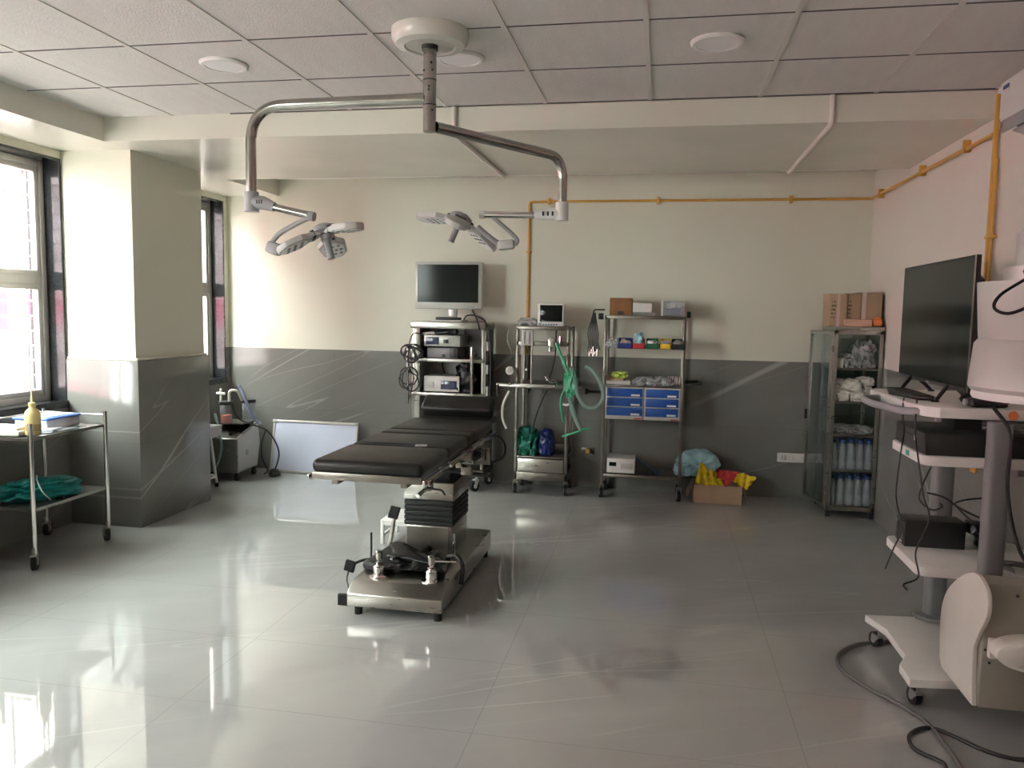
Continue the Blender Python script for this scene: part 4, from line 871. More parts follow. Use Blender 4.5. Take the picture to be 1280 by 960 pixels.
# ---- carton of waste bags on the floor
def open_carton():
    x0, x1, y0, y1, h = 0.325, 0.715, 6.66, 6.95, 0.155
    t = thing('cardboard_box', 'open brown cardboard box on the floor full of coloured bags', 'box', ((x0+x1)/2, 6.8, 0))
    g = G(); w_ = 0.006; g.b2(x0, x1, y0, y0+w_, 0, h); g.b2(x0, x1, y1-w_, y1, 0, h); g.b2(x0, x0+w_, y0, y1, 0, h); g.b2(x1-w_, x1, y0, y1, 0, h); g.b2(x0, x1, y0, y1, 0, w_); emit('box_body', g, 'card_lt', t)
    emit('flap', G().prism([(x0, h), (x0-0.05, 0.04), (x0-0.055, 0.045), (x0-0.003, h+0.006)], y0+0.01, y1-0.02, 'y'), 'card', t)
    emit('flap', G().prism([(x1, h), (x1+0.04, 0.05), (x1+0.045, 0.055), (x1+0.003, h+0.006)], y0+0.01, y1-0.02, 'y'), 'card', t)
open_carton()
def pleat_bag(name, c, d, m, label, seed, pl=9):
    """gathered film bag: radial pleats from a knot"""
    g = G(); kx, kz = c[0]+0.02, c[2]-0.02
    r = bmesh.ops.create_icosphere(g.bm, subdivisions=5, radius=1)
    for v in r['verts']:
        n = v.co.normalized(); a = math.atan2(n.z+0.15, n.x-0.1); s = max(0, -n.y)
        h = 1+0.07*math.sin(a*pl+seed+2*noise.noise(n*2))*s+0.10*noise.noise(n*2.5+Vector((seed, 0, 0)))+0.03*math.sin(a*pl*2.3+seed)*s
        dent = 0.35*math.exp(-((n.x-0.1)**2+(n.z+0.15)**2)*6)*s
        v.co = Vector((c[0]+n.x*d[0]/2*h, c[1]+n.y*d[1]/2*(h-dent), c[2]+n.z*d[2]/2*h))
    return emit(name, g, m, None, label, 'bag', smooth=80)
pleat_bag('waste_bag', (0.355, 6.80, 0.315), (0.36, 0.24, 0.235), 'cyanbag', 'big pale blue plastic bag puffed up over the cardboard box', 1.0)
g = G(); g.blob((0.235, 6.74, 0.217), (0.15, 0.16, 0.12), 3, .18, 2.2, 4, True); emit('waste_bag', g, 'cyanbag', None, 'lower lump of pale blue plastic bag left of the cardboard box', 'bag', smooth=80)
def sheetbag(pts, m, label, seed, y=6.68):
    g = G(); n = 14
    for k in range(1):
        def fn(u, v):
            a = Vector(pts[0]).lerp(Vector(pts[1]), u); b = Vector(pts[3]).lerp(Vector(pts[2]), u); p = a.lerp(b, v)
            q = Vector((u*4+seed, v*4, 0)); return (p.x, p.y+0.03*noise.noise(q)+0.012*math.sin(u*17+v*5+seed), p.z+0.018*noise.noise(q*1.7+Vector((0, 3, 0))))
        g.grid(fn, 20, 14)
    return emit('waste_bag', g, m, None, label, 'bag', th=0.006, smooth=80)
sheetbag([(0.335, 6.66, 0.17), (0.50, 6.64, 0.16), (0.52, 6.76, 0.24), (0.37, 6.66, 0.345)], 'yellowbag', 'yellow plastic bag crumpled in the middle of the cardboard box', 1)
sheetbag([(0.36, 6.645, 0.165), (0.56, 6.65, 0.16), (0.56, 6.70, 0.19), (0.42, 6.66, 0.26)], 'yellowbag', 'lower fold of yellow plastic bag at the box front edge', 5)
sheetbag([(0.49, 6.70, 0.17), (0.60, 6.66, 0.155), (0.70, 6.76, 0.26), (0.52, 6.80, 0.26)], 'redbag', 'red plastic bag between the yellow ones in the cardboard box', 3)
sheetbag([(0.63, 6.72, 0.19), (0.76, 6.68, 0.13), (0.83, 6.70, 0.23), (0.70, 6.76, 0.26)], 'yellowbag', 'yellow plastic bag hanging over the right side of the cardboard box', 7)

# ---- whiteboard leaning on the back wall
def whiteboard():
    a, b = Vector((-3.64, 6.93, 0.012)), Vector((-2.78, 6.93, 0.012)); tilt = math.radians(11); h = 0.50
    T = Matrix.Translation((-3.21, 6.90, 0.004)) @ Matrix.Rotation(-tilt, 4, 'X')
    t = thing('whiteboard', 'blank whiteboard with metal frame leaning on the grey back wall', 'whiteboard', (-3.21, 6.92, 0))
    emit('board', G(T).b2(-0.42, 0.42, 0, 0.012, 0.012, h-0.012), 'board', t)
    g = G(T); g.b2(-0.43, 0.43, -0.006, 0.016, h-0.022, h, 0.003); g.b2(-0.43, 0.43, -0.006, 0.016, 0, 0.02, 0.003); g.b2(-0.43, -0.412, -0.006, 0.016, 0.02, h-0.022); g.b2(0.412, 0.43, -0.006, 0.016, 0.02, h-0.022)
    emit('frame', g, 'alu', t)
    for x in (-0.42, 0.42):
        for z in (0.012, h-0.012): emit('corner_cap', G(T).b2(x-0.018, x+0.018, -0.009, 0.018, z-0.016, z+0.016, 0.004), 'grey', t)
whiteboard()

# ---- suction machine, stool, basin, boxes behind the pillar
def suction():
    x1, x0 = -3.70, -4.02; y0, y1 = 6.42, 6.80
    t = thing('suction_machine', 'steel suction machine on wheels in the corner beyond the pillar', 'medical device', (-3.86, 6.6, 0))
    emit('side_shell', G().prism([(y0, 0.075), (y1-0.02, 0.085), (y1+0.03, 0.30), (y1+0.0, 0.50), (y0, 0.39)], x0, x1, 'x', 0.008), 'steel', t)
    pn = emit('side_panel', G().prism([(y0+0.012, 0.09), (y1-0.035, 0.10), (y1+0.012, 0.30), (y1-0.015, 0.478), (y0+0.012, 0.385)], x1-0.001, x1+0.003, 'x'), 'ltgrey', t)
    emit('emblem', G().cyl((x1+0.003, y0+0.16, 0.245), (x1+0.005, y0+0.16, 0.245), 0.026, n=16), 'grey', pn)
    emit('control_top', G().prism([(y0+0.01, 0.393), (y1-0.01, 0.502), (y1-0.012, 0.508), (y0+0.008, 0.399)], x0+0.01, x1-0.01, 'x'), 'steel', t)
    kn = emit('control_knob', G().cyl((-3.80, y0+0.07, 0.408), (-3.80, y0+0.06, 0.435), 0.018, n=14), 'black', t)
    lid = emit('lid', G().b2(x0+0.02, x1-0.03, y0+0.12, y1, 0.50, 0.515, 0.004), 'steel_dk', t)
    emit('grip', G().tube([(-3.74, y0+0.10, 0.42), (-3.71, y0+0.13, 0.44), (-3.73, y0+0.17, 0.455), (-3.76, y0+0.14, 0.44)], 0.004, 6, 4), 'black', t)
    for x in (x0+0.04, x1-0.03):
        for y in (y0+0.04, y1-0.04):
            c_ = emit('castor', G().cyl((x-0.012, y, 0.03), (x+0.012, y, 0.03), 0.03, n=14), 'rubber', t); emit('castor_fork', G().b2(x-0.016, x+0.016, y-0.018, y+0.018, 0.03, 0.08), 'black', c_)
    for x, y, lb in ((-3.85, 6.50, 'pinkish'), (-3.74, 6.70, 'clear')):
        z0 = 0.517 if y > 6.6 else 0.517
        j = emit('collection_jar', G().lathe([(0.050, z0), (0.054, z0+0.01), (0.058, z0+0.17), (0.056, z0+0.175)], (x, y, 0), 24), 'clearbox', t)
        emit('jar_lid', G().lathe([(0.060, z0+0.172), (0.064, z0+0.178), (0.064, z0+0.20), (0.05, z0+0.204), (0, z0+0.204)], (x, y, 0), 24), 'black', j)
        if y < 6.6: emit('jar_contents', G().lathe([(0.046, z0+0.004), (0.048, z0+0.075), (0, z0+0.076)], (x, y, 0), 20), 'jarred', j)
    emit('hose_stub', G().bend([(-3.82, 6.50, 0.715), (-3.82, 6.50, 0.82), (-3.75, 6.52, 0.82), (-3.75, 6.60, 0.72)], 0.012, 0.035, 10), 'hose_w', t)
    emit('cross_tap', G().tube([(-3.89, 6.48, 0.715), (-3.89, 6.48, 0.835)], 0.010, 10), 'hose_w', t); emit('cross_tap_arm', G().cyl((-3.93, 6.48, 0.79), (-3.85, 6.48, 0.79), 0.013, n=10), 'hose_w', t)
    emit('lilac_hose', G().tube([(-3.60, 6.66, 0.50), (-3.66, 6.64, 0.56), (-3.71, 6.62, 0.68), (-3.745, 6.6, 0.80), (-3.77, 6.58, 0.86)], 0.014, 10, 5), 'hose_l', t)
    emit('clear_hose', G().tube([(-3.89, 6.38, 0.62), (-3.84, 6.36, 0.46), (-3.82, 6.36, 0.30), (-3.86, 6.36, 0.18), (-3.90, 6.38, 0.13)], 0.012, 8, 5), 'hose_c', t)
suction()
cable([(-3.80, 6.52, 0.70), (-3.76, 6.50, 0.60), (-3.70, 6.50, 0.55), (-3.60, 6.52, 0.51), (-3.50, 6.55, 0.47), (-3.43, 6.58, 0.38), (-3.40, 6.62, 0.24), (-3.47, 6.68, 0.08), (-3.52, 6.70, 0.02)], 0.007, 'black cable hanging in a loop at the right of the suction machine')
cable([(-3.50, 6.56, 0.45), (-3.57, 6.62, 0.33), (-3.60, 6.68, 0.18), (-3.58, 6.74, 0.05), (-3.62, 6.75, 0.012)], 0.007, 'black cable falling close along the suction machine to the floor')
g = G(); g.blob((-3.50, 6.72, 0.0), (0.10, 0.08, 0.075), 8, .15, sub=3); emit('power_plug', g, 'black', None, 'black plug lump on the floor beside the suction machine', 'plug')
def white_stand():
    t = thing('basin_stand', 'white tubular stand with black feet mostly hidden behind the pillar', 'stand', (-3.95, 6.05, 0))
    for x, dx in ((-3.83, 0.055), (-4.07, -0.03)):
        for y in (5.92, 6.20):
            emit('leg', G().cyl((x, y, 0.44), (x+dx, y+0.0, 0.02), 0.012, n=10), 'whitep', t); emit('rubber_tip', G().cyl((x+dx, y, 0.0), (x+dx, y, 0.035), 0.016, n=10), 'rubber', t)
        emit('side_bar', G().cyl((x+dx*0.85, 5.92, 0.09), (x+dx*0.85, 6.20, 0.09), 0.010, n=8), 'whitep', t)
    emit('cross_bar', G().cyl((-4.10, 6.20, 0.10), (-3.785, 6.20, 0.10), 0.010, n=8), 'whitep', t)
    emit('top_ring', G().b2(-4.10, -3.80, 5.90, 6.22, 0.435, 0.455, 0.006), 'whitep', t)
white_stand()
g = G(); g.b2(-4.10, -3.74, 5.88, 6.24, 0.456, 0.545, 0.008); emit('storage_case', g, 'grey', None, 'grey case lying on the white stand behind the pillar', 'case')
for k, (z0, z1) in enumerate(((0.5455, 0.68), (0.6805, 0.79), (0.7905, 0.84))):
    g = G(); g.b2(-4.10+0.005*k, -3.83-0.004*k, 5.92, 6.20, z0, z1-0.001, 0.005); emit('paper_box', g, ['ltgrey', 'beige', 'ltgrey'][k], None, '%s carton in the stack behind the pillar' % ['grey lowest', 'beige middle', 'pale grey topmost'][k], 'box', 'cartons stacked behind the pillar')

# ================================================================== GLASS CABINET
CX0, CX1, CY0, CY1, CH = 1.335, 1.690, 6.45, 6.92, 1.50
def cabinet():
    x0, x1, y0, y1 = CX0, CX1, CY0, CY1; p = 0.026
    t = thing('glass_cabinet', 'tall narrow steel and glass cabinet in the back right corner with its door open', 'cabinet', ((x0+x1)/2, (y0+y1)/2, 0))
    g = G()
    for x in (x0, x1-p):
        for y in (y0, y1-p): g.b2(x, x+p, y, y+p, 0.05, CH-0.03, 0.002)
    for z in (0.055, CH-0.06):
        g.b2(x0, x1, y0, y0+p, z, z+0.03); g.b2(x0, x1, y1-p, y1, z, z+0.03); g.b2(x0, x0+p, y0, y1, z, z+0.03); g.b2(x1-p, x1, y0, y1, z, z+0.03)
    emit('frame', g, 'steel', t)
    emit('top', G().b2(x0-0.006, x1+0.004, y0-0.006, y1+0.004, CH-0.03, CH, 0.004), 'steel', t)
    for x in (x0+0.014, x1-0.014):
        for y in (y0+0.014, y1-0.014): emit('foot', G().b2(x-0.013, x+0.013, y-0.013, y+0.013, 0, 0.052), 'rubber', t)
    for z in SHZ: emit('shelf', G().b2(x0+0.006, x1-0.006, y0+0.006, y1-0.006, z-0.014, z, 0.001), 'steel_dk', t)
    emit('side_pane', G().b2(x0+0.010, x0+0.013, y0+p, y1-p, 0.085, CH-0.06), 'cabglass', t)
    emit('side_pane', G().b2(x1-0.013, x1-0.010, y0+p, y1-p, 0.085, CH-0.06), 'cabglass', t)
    emit('back_pane', G().b2(x0+p, x1-p, y1-0.012, y1-0.009, 0.085, CH-0.06), 'cabglass', t)
    # door folded back, hinged at the front left corner
    hx, hy = x0-0.004, y0+0.004; a = math.atan2(1.258-hx, 6.92-hy); T = Matrix.Translation((hx, hy, 0)) @ Matrix.Rotation(-a, 4, 'Z')
    wd = math.hypot(1.258-hx, 6.92-hy)*1.0; q = 0.022; z0, z1 = 0.075, CH-0.04; g = G(T)
    g.b2(-q, 0, 0, q, z0, z1, 0.002); g.b2(-q, 0, wd-q, wd, z0, z1, 0.002); g.b2(-q, 0, q, wd-q, z0, z0+q); g.b2(-q, 0, q, wd-q, z1-q, z1)
    d = emit('door', g, 'steel', t)
    emit('door_pane', G(T).b2(-0.013, -0.010, q, wd-q, z0+q, z1-q), 'cabglass', d)
    emit('door_handle', G(T).b2(-0.04, -q, wd-0.02, wd-0.005, 0.72, 0.80, 0.003), 'black', d)
    for z in (0.2, 1.3): emit('hinge', G(T).cyl((-0.004, 0, z), (-0.004, 0, z+0.05), 0.007, n=8), 'steel_dk', d)
SHZ = (0.09, 0.375, 0.655, 0.915, 1.175)
cabinet()
# bottles
def bottle(x, y, z, h, label, group):
    t = thing('water_bottle', label, 'bottle', (x, y, z), group); r = 0.030
    emit('bottle_body', G().lathe([(r*0.9, z+0.001), (r, z+0.008), (r, z+h*0.28), (r*0.94, z+h*0.30), (r, z+h*0.32), (r, z+h*0.62), (r*0.9, z+h*0.72), (r*0.45, z+h*0.87), (r*0.42, z+h*0.93), (0, z+h*0.93)], (x, y, 0), 16), 'bottle', t)
    emit('cap', G().cyl((x, y, z+h*0.90), (x, y, z+h), r*0.52, n=14), 'bluecap', t)
for row, (z, lab) in enumerate(((SHZ[1], 'on the upper bottle shelf'), (SHZ[0], 'on the lowest cabinet shelf'))):
    names = ['leftmost', 'second from left', 'middle', 'second from right', 'rightmost']
    for k in range(5):
        for j in range(2):
            bottle(1.383+k*0.0655, 6.505+j*0.085, z, 0.235, 'blue capped bottle %s, %s in the %s row' % (lab, names[k], ['front', 'back'][j]), 'clear bottles in the glass cabinet')
def pack(c, d, label, m='gauze', seed=1, name='gauze_pack', cat='pack', am=0.12, pw=0.6, grp='white packs in the glass cabinet'):
    g = G(); g.blob(c, d, seed, am, 2.2, 4, power=pw); return emit(name, g, m, None, label, cat, grp, smooth=70)
z = SHZ[3]
pack((1.43, 6.56, z), (0.13, 0.14, 0.10), 'white wrapped pack at the lower left of the packs shelf', seed=1)
pack((1.54, 6.55, z), (0.12, 0.14, 0.09), 'white wrapped pack in the lower middle of the packs shelf', seed=2)
pack((1.62, 6.60, z), (0.08, 0.14, 0.13), 'white wrapped pack at the lower right of the packs shelf', seed=3)
pack((1.41, 6.60, z+0.092), (0.12, 0.14, 0.085), 'white wrapped pack stacked at the upper left of the packs shelf', seed=4)
pack((1.51, 6.58, z+0.082), (0.13, 0.13, 0.10), 'white wrapped pack stacked in the upper middle of the packs shelf', seed=5)
pack((1.61, 6.60, z+0.122), (0.12, 0.13, 0.075), 'long white pack on top at the right of the packs shelf', seed=6)
z = SHZ[4]
g = G(); g.b2(1.37, 1.42, 6.50, 6.60, z, z+0.075, 0.004); emit('small_box', g, 'gauze', None, 'small pale box at the left front of the top cabinet shelf', 'box')
pack((1.47, 6.60, z), (0.13, 0.2, 0.115), 'grey wrapped bundle on the left of the top cabinet shelf', 'film', 8, 'film_packet', 'packet', 0.25, 0.8, 'film packets in the glass cabinet')
pack((1.58, 6.60, z), (0.17, 0.2, 0.21), 'big clear film packet heaped on the right of the top cabinet shelf', 'film', 9, 'film_packet', 'packet', 0.28, 0.85, 'film packets in the glass cabinet')
z = SHZ[2]
pack((1.44, 6.58, z), (0.16, 0.2, 0.075), 'clear film packet at the left of the cabinet shelf above the bottles', 'film', 10, 'film_packet', 'packet', 0.25, 0.8, 'film packets in the glass cabinet')
pack((1.58, 6.58, z), (0.17, 0.2, 0.07), 'clear film packet at the right of the cabinet shelf above the bottles', 'film', 11, 'film_packet', 'packet', 0.25, 0.8, 'film packets in the glass cabinet')
for k, (zz, lb) in enumerate(((SHZ[4], 'top'), (SHZ[3], 'packs'))):
    pack((1.375, 6.80, zz), (0.05, 0.15, 0.13), 'white packet seen through the cabinet side pane at the back of the %s shelf' % lb, 'white', 12+k, 'packet', 'packet', 0.1, 0.5, None)
g = G(); g.b2(1.355, 1.395, 6.73, 6.86, SHZ[2], SHZ[2]+0.17, 0.004); emit('small_box', g, 'white', None, 'white upright box at the back of the cabinet shelf above the bottles', 'box')
# on top of the cabinet
carton((1.352, 6.60, CH), (0.125, 0.22, 0.25), 'card_lt', 'light brown taped carton at the left of the cabinet top', 0.05, tape=(0.0, 0.18), marks=True)
carton((1.472, 6.66, CH), (0.105, 0.30, 0.255), 'card', 'brown printed carton in the middle of the cabinet top', 0, marks=True)
carton((1.603, 6.68, CH), (0.150, 0.34, 0.265), 'card', 'brown taped carton at the right of the cabinet top', 0, tape=(-0.055, 0.2))
g = G(); g.box((1.50, 6.475, CH+0.028), (0.20, 0.05, 0.055), 0.008)
emit('packet', g, 'peach', None, 'flat peach coloured packet before the cartons on the cabinet', 'packet')
g = G(); g.tube([(1.61, 6.475, CH+0.031), (1.64, 6.475, CH+0.035), (1.66, 6.474, CH+0.034), (1.668, 6.474, CH+0.034)], 0.03, 14, 4)
g.box((1.64, 6.475, CH+0.065), (0.03, 0.02, 0.02), 0.004); emit('orange_tube', g, 'orange', None, 'orange rolled tube at the right front of the cabinet top', 'tube')

# ================================================================== TV CART
def octo(x0, x1, y0, y1, c):
    return [(x0+c*0.4, y0), (x1, y0), (x1, y1), (x0+c*0.4, y1), (x0, y1-c), (x0, y0+c)]
def rounded(x0, x1, y0, y1, r, n=6):
    o = []
    for cx, cy2, a0 in ((x0+r, y0+r, PI), (x1-r, y0+r, 1.5*PI), (x1-r, y1-r, 0), (x0+r, y1-r, 0.5*PI)):
        o += [(cx+r*math.cos(a0+k*PI/2/n), cy2+r*math.sin(a0+k*PI/2/n)) for k in range(n+1)]
    return o
def tv_cart():
    t = thing('equipment_cart', 'white shelved equipment cart with grey columns standing by the right wall', 'cart', (1.36, 3.7, 0))
    xr_ = 1.66
    base = [(1.027, 3.966), (1.078, 3.80), (1.083, 3.52), (1.029, 3.41), (1.029, 3.27), (1.26, 3.30), (1.30, 3.40), (xr_-0.04, 3.40), (xr_, 3.44), (xr_, 3.98), (1.32, 4.0)]
    emit('base_plate', G().prism(base, 0.095, 0.13, 'z', 0.004), 'whitep', t)
    emit('shelf', G().prism(rounded(1.095, xr_, 3.475, 3.97, 0.045), 0.490, 0.53, 'z', 0.004), 'whitep', t)
    s2 = emit('shelf', G().prism(rounded(1.090, xr_, 3.475, 3.95, 0.045), 0.960, 1.0, 'z', 0.004), 'whitep', t)
    emit('sticker', G().b2(1.087, 1.0905, 3.66, 3.70, 0.97, 0.992), 'tealst', s2)
    ts = emit('top_shelf', G().prism([(1.16, 3.525), (xr_, 3.525), (xr_, 4.40), (1.12, 4.40), (1.085, 4.34), (1.085, 3.70), (1.11, 3.58)], 1.155, 1.20, 'z', 0.005), 'whitep', t)
    emit('sticker', G().cyl((1.437, 3.526, 1.177), (1.437, 3.522, 1.177), 0.019, n=20), 'orange', ts, label='round orange sticker')
    hd = emit('handle', G().bend([(1.135, 3.60, 1.172), (1.06, 3.66, 1.165), (1.00, 3.95, 1.165), (0.99, 4.10, 1.172), (1.09, 4.16, 1.172)], 0.017, 0.05, 14), 'grey', t)
    for y0, y1 in ((3.425, 3.48), (3.975, 4.045)):
        x0 = 1.315 if y0 < 3.6 else 1.30
        g = G(); g.prism(rounded(x0, x0+0.095, y0-0.005, y1, 0.03), 0.131 if y0 > 3.6 else 0.131, 1.155, 'z'); emit('column', g, 'greycol', t)
    emit('column_foot', G().prism([(1.255, 3.96), (1.30, 3.92), (1.42, 3.92), (1.42, 4.02), (1.255, 4.02)], 0.1305, 0.15, 'z', 0.003), 'greycol', t)
    emit('foot_bracket', G().prism([(1.41, 3.60), (1.47, 3.48), (1.47, 3.70)], 0.531, 0.545, 'z'), 'greycol', t)
    emit('column_foot', G().prism([(1.30, 3.41), (1.42, 3.41), (1.42, 3.52), (1.30, 3.52)], 0.1305, 0.15, 'z', 0.003), 'greycol', t)
    emit('under_rail', G().b2(1.46, 1.64, 3.50, 3.54, 0.93, 0.962), 'greycol', t)
    for x, y, a in ((1.075, 3.90, 0.35), (1.077, 3.33, 0.25), (1.60, 3.92, 0.3), (1.60, 3.50, 0.2)):
        caster(t, x, y-0.02, 0.07, 0.036, a, 'rubber', 'greycol')
tv_cart()
def television():
    x, y0, y1, z0, z1 = 1.27, 3.56, 4.53, 1.262, 1.835
    t = thing('television', 'large black flat television standing on the top shelf of the white cart', 'television', (1.28, 4.0, 1.2))
    emit('housing', G().b2(x, x+0.022, y0, y1, z0, z1, 0.004), 'black', t)
    emit('back_shell', G().prism([(y0+0.03, z0+0.05), (y1-0.03, z0+0.05), (y1-0.03, z1-0.10), (y1-0.12, z1-0.06), (y0+0.12, z1-0.06), (y0+0.03, z1-0.10)], x+0.02, x+0.055, 'x', 0.012), 'black', t)
    emit('screen', G().b2(x-0.0015, x+0.004, y0+0.009, y1-0.009, z0+0.018, z1-0.009), 'screen', t)
    emit('chin', G().b2(x-0.003, x+0.002, y0, y1, z0, z0+0.016, 0.001), 'black', t)
    emit('edge_strip', G().b2(x-0.003, x+0.001, y0-0.001, y0+0.006, z0, z1), 'chrome_dk', t)
    emit('badge', G().b2(x-0.0045, x-0.0025, 4.03, 4.07, z0+0.004, z0+0.010), 'ltgrey', t)
    for y in (3.78, 4.30):
        g = G(); g.tube([(x+0.0, y, z0+0.015), (x-0.055, y-0.02, 1.207)], 0.009, 8); g.tube([(x+0.02, y, z0+0.015), (x+0.10, y+0.02, 1.207)], 0.009, 8); g.box((x-0.058, y-0.02, 1.2045), (0.03, 0.02, 0.009), 0.002); g.box((x+0.10, y+0.02, 1.2045), (0.03, 0.02, 0.009), 0.002)
        emit('stand_leg', g, 'black', t)
television()
g = G(); g.prism([(1.10, 4.06), (1.16, 3.80), (1.24, 3.80), (1.245, 4.26), (1.16, 4.32)], 1.2012, 1.218, 'z', 0.004)
for k in range(9): g.b2(1.14, 1.23, 3.84+k*0.048, 3.872+k*0.048, 1.217, 1.2205, 0.001)
emit('keyboard', g, 'black', None, 'flat black keyboard lying at the left end of the cart top shelf before the television', 'keyboard')
def adapter():
    t = thing('power_adapter', 'black oblong power adapter near the front edge of the cart top shelf', 'adapter', (1.36, 3.6, 1.2))
    emit('adapter_body', G().box((1.355, 3.585, 1.222), (0.15, 0.07, 0.036), 0.012, 0.12, 3), 'black', t); emit('end_plug', G().cyl((1.275, 3.575, 1.222), (1.265, 3.574, 1.222), 0.014, n=12), 'grey', t)
adapter()
g = G(); g.blob((1.40, 3.72, 1.2012), (0.16, 0.16, 0.085), 5, .22, sub=4); emit('cable_bundle', g, 'black', None, 'black tangle of leads behind the adapter on the cart top shelf', 'cables', smooth=60)
def black_box(name, label, cat, x0, x1, y0, y1, z, h, parts):
    t = thing(name, label, cat, ((x0+x1)/2, (y0+y1)/2, z))
    emit('housing', G().b2(x0, x1, y0, y1, z+0.001, z+h, 0.006), 'black', t)
    for nm, bx, m in parts: emit(nm, G().b2(*bx, 0.003), m, t)
black_box('power_supply', 'black uninterruptible power box on the lower shelf of the white cart', 'power supply', 1.128, 1.385, 3.78, 3.905, 0.53, 0.125,
          (('front_panel', (1.122, 1.130, 3.79, 3.90, 0.54, 0.645), 'grey_dk'), ('power_button', (1.119, 1.124, 3.87, 3.885, 0.625, 0.637), 'ltgrey'), ('name_badge', (1.119, 1.123, 3.80, 3.83, 0.545, 0.555), 'ltgrey')))
black_box('computer', 'black desktop computer lying on the middle shelf of the white cart', 'computer', 1.105, 1.60, 3.50, 3.90, 1.0, 0.095,
          (('front_panel', (1.098, 1.108, 3.505, 3.895, 1.004, 1.092), 'grey_dk'), ('front_badge', (1.0955, 1.099, 3.60, 3.63, 1.045, 1.068), 'whitep'), ('drive_slot', (1.096, 1.099, 3.66, 3.85, 1.06, 1.066), 'black')))
g = G(); g.b2(1.25, 1.36, 3.62, 3.78, 1.0965, 1.145, 0.006); emit('adapter_box', g, 'black', None, 'black cube shaped box on top of the desktop computer', 'box')
g = G(); g.blob((1.46, 3.66, 1.0965), (0.19, 0.20, 0.05), 5, .2, sub=4); emit('film_packet', g, 'film', None, 'clear plastic packet lying on the desktop computer', 'packet', smooth=60)
g = G(); g.b2(1.46, 1.55, 3.86, 3.90, 0.531, 0.60, 0.004); g.blob((1.43, 3.84, 0.60), (0.06, 0.08, 0.06), 4, .2, sub=3); emit('plug', g, 'black', None, 'black mains plugs at the right end of the power box', 'plug')
# leads around the cart
CL = [([(1.095, 3.80, 1.21), (1.07, 3.72, 1.15), (1.075, 3.70, 1.08), (1.05, 3.62, 1.05), (1.03, 3.58, 0.96), (1.03, 3.60, 0.80), (1.06, 3.60, 0.66), (1.03, 3.60, 0.56), (1.01, 3.62, 0.47)], 0.0035, 'thin black lead dropping from the cart top at the left, down to the lower shelf'),
      ([(1.12, 3.70, 1.22), (1.075, 3.55, 1.10), (1.07, 3.46, 0.97), (1.09, 3.44, 0.84), (1.12, 3.45, 0.74), (1.08, 3.46, 0.60), (1.09, 3.44, 0.50), (1.03, 3.42, 0.47), (1.05, 3.44, 0.44)], 0.0035, 'thin black lead hanging beside the left edges of the cart shelves'),
      ([(1.17, 3.60, 0.957), (1.12, 3.56, 0.86), (1.11, 3.55, 0.80), (1.16, 3.55, 0.76), (1.20, 3.55, 0.775), (1.19, 3.55, 0.79)], 0.0035, 'short black lead with a small loop below the middle cart shelf'),
      ([(1.355, 3.58, 1.235), (1.36, 3.50, 1.20), (1.365, 3.36, 1.12), (1.365, 3.36, 0.95), (1.39, 3.37, 0.80), (1.44, 3.38, 0.65), (1.53, 3.40, 0.52), (1.62, 3.42, 0.44)], 0.0075, 'black cable running down in front of the near grey column'),
      ([(1.50, 3.50, 0.955), (1.51, 3.47, 0.85), (1.53, 3.46, 0.72), (1.54, 3.45, 0.60), (1.53, 3.44, 0.545)], 0.006, 'black cable hanging right of the near column, left of two'),
      ([(1.56, 3.50, 0.955), (1.57, 3.46, 0.82), (1.60, 3.45, 0.70), (1.59, 3.44, 0.56)], 0.0065, 'black cable hanging right of the near column, right of two'),
      ([(1.25, 3.90, 0.76), (1.33, 3.88, 0.74), (1.42, 3.86, 0.66), (1.48, 3.84, 0.62)], 0.004, 'thin black lead crossing behind the columns above the power box'),
      ([(1.45, 3.80, 0.77), (1.37, 3.80, 0.755), (1.34, 3.80, 0.73), (1.44, 3.80, 0.68)], 0.004, 'thin black lead curling behind the near column'),
      ([(1.39, 3.84, 0.61), (1.43, 3.83, 0.60), (1.47, 3.80, 0.55), (1.50, 3.78, 0.535)], 0.006, 'black mains lead from the power box down to the shelf'),
      ([(1.43, 3.60, 0.535), (1.50, 3.55, 0.55), (1.56, 3.50, 0.545), (1.62, 3.46, 0.50), (1.66, 3.40, 0.42)], 0.012, 'thick black cable lying over the right end of the lower cart shelf')]
for pts, r, lb in CL: cable(pts, r, lb)
cable([(1.58, 3.52, 0.94), (1.57, 3.50, 0.84), (1.52, 3.49, 0.80), (1.55, 3.49, 0.75), (1.51, 3.49, 0.72), (1.53, 3.49, 0.68), (1.51, 3.49, 0.66)], 0.003, 'thin red lead crumpled between the right shelves of the cart', m='redlead')

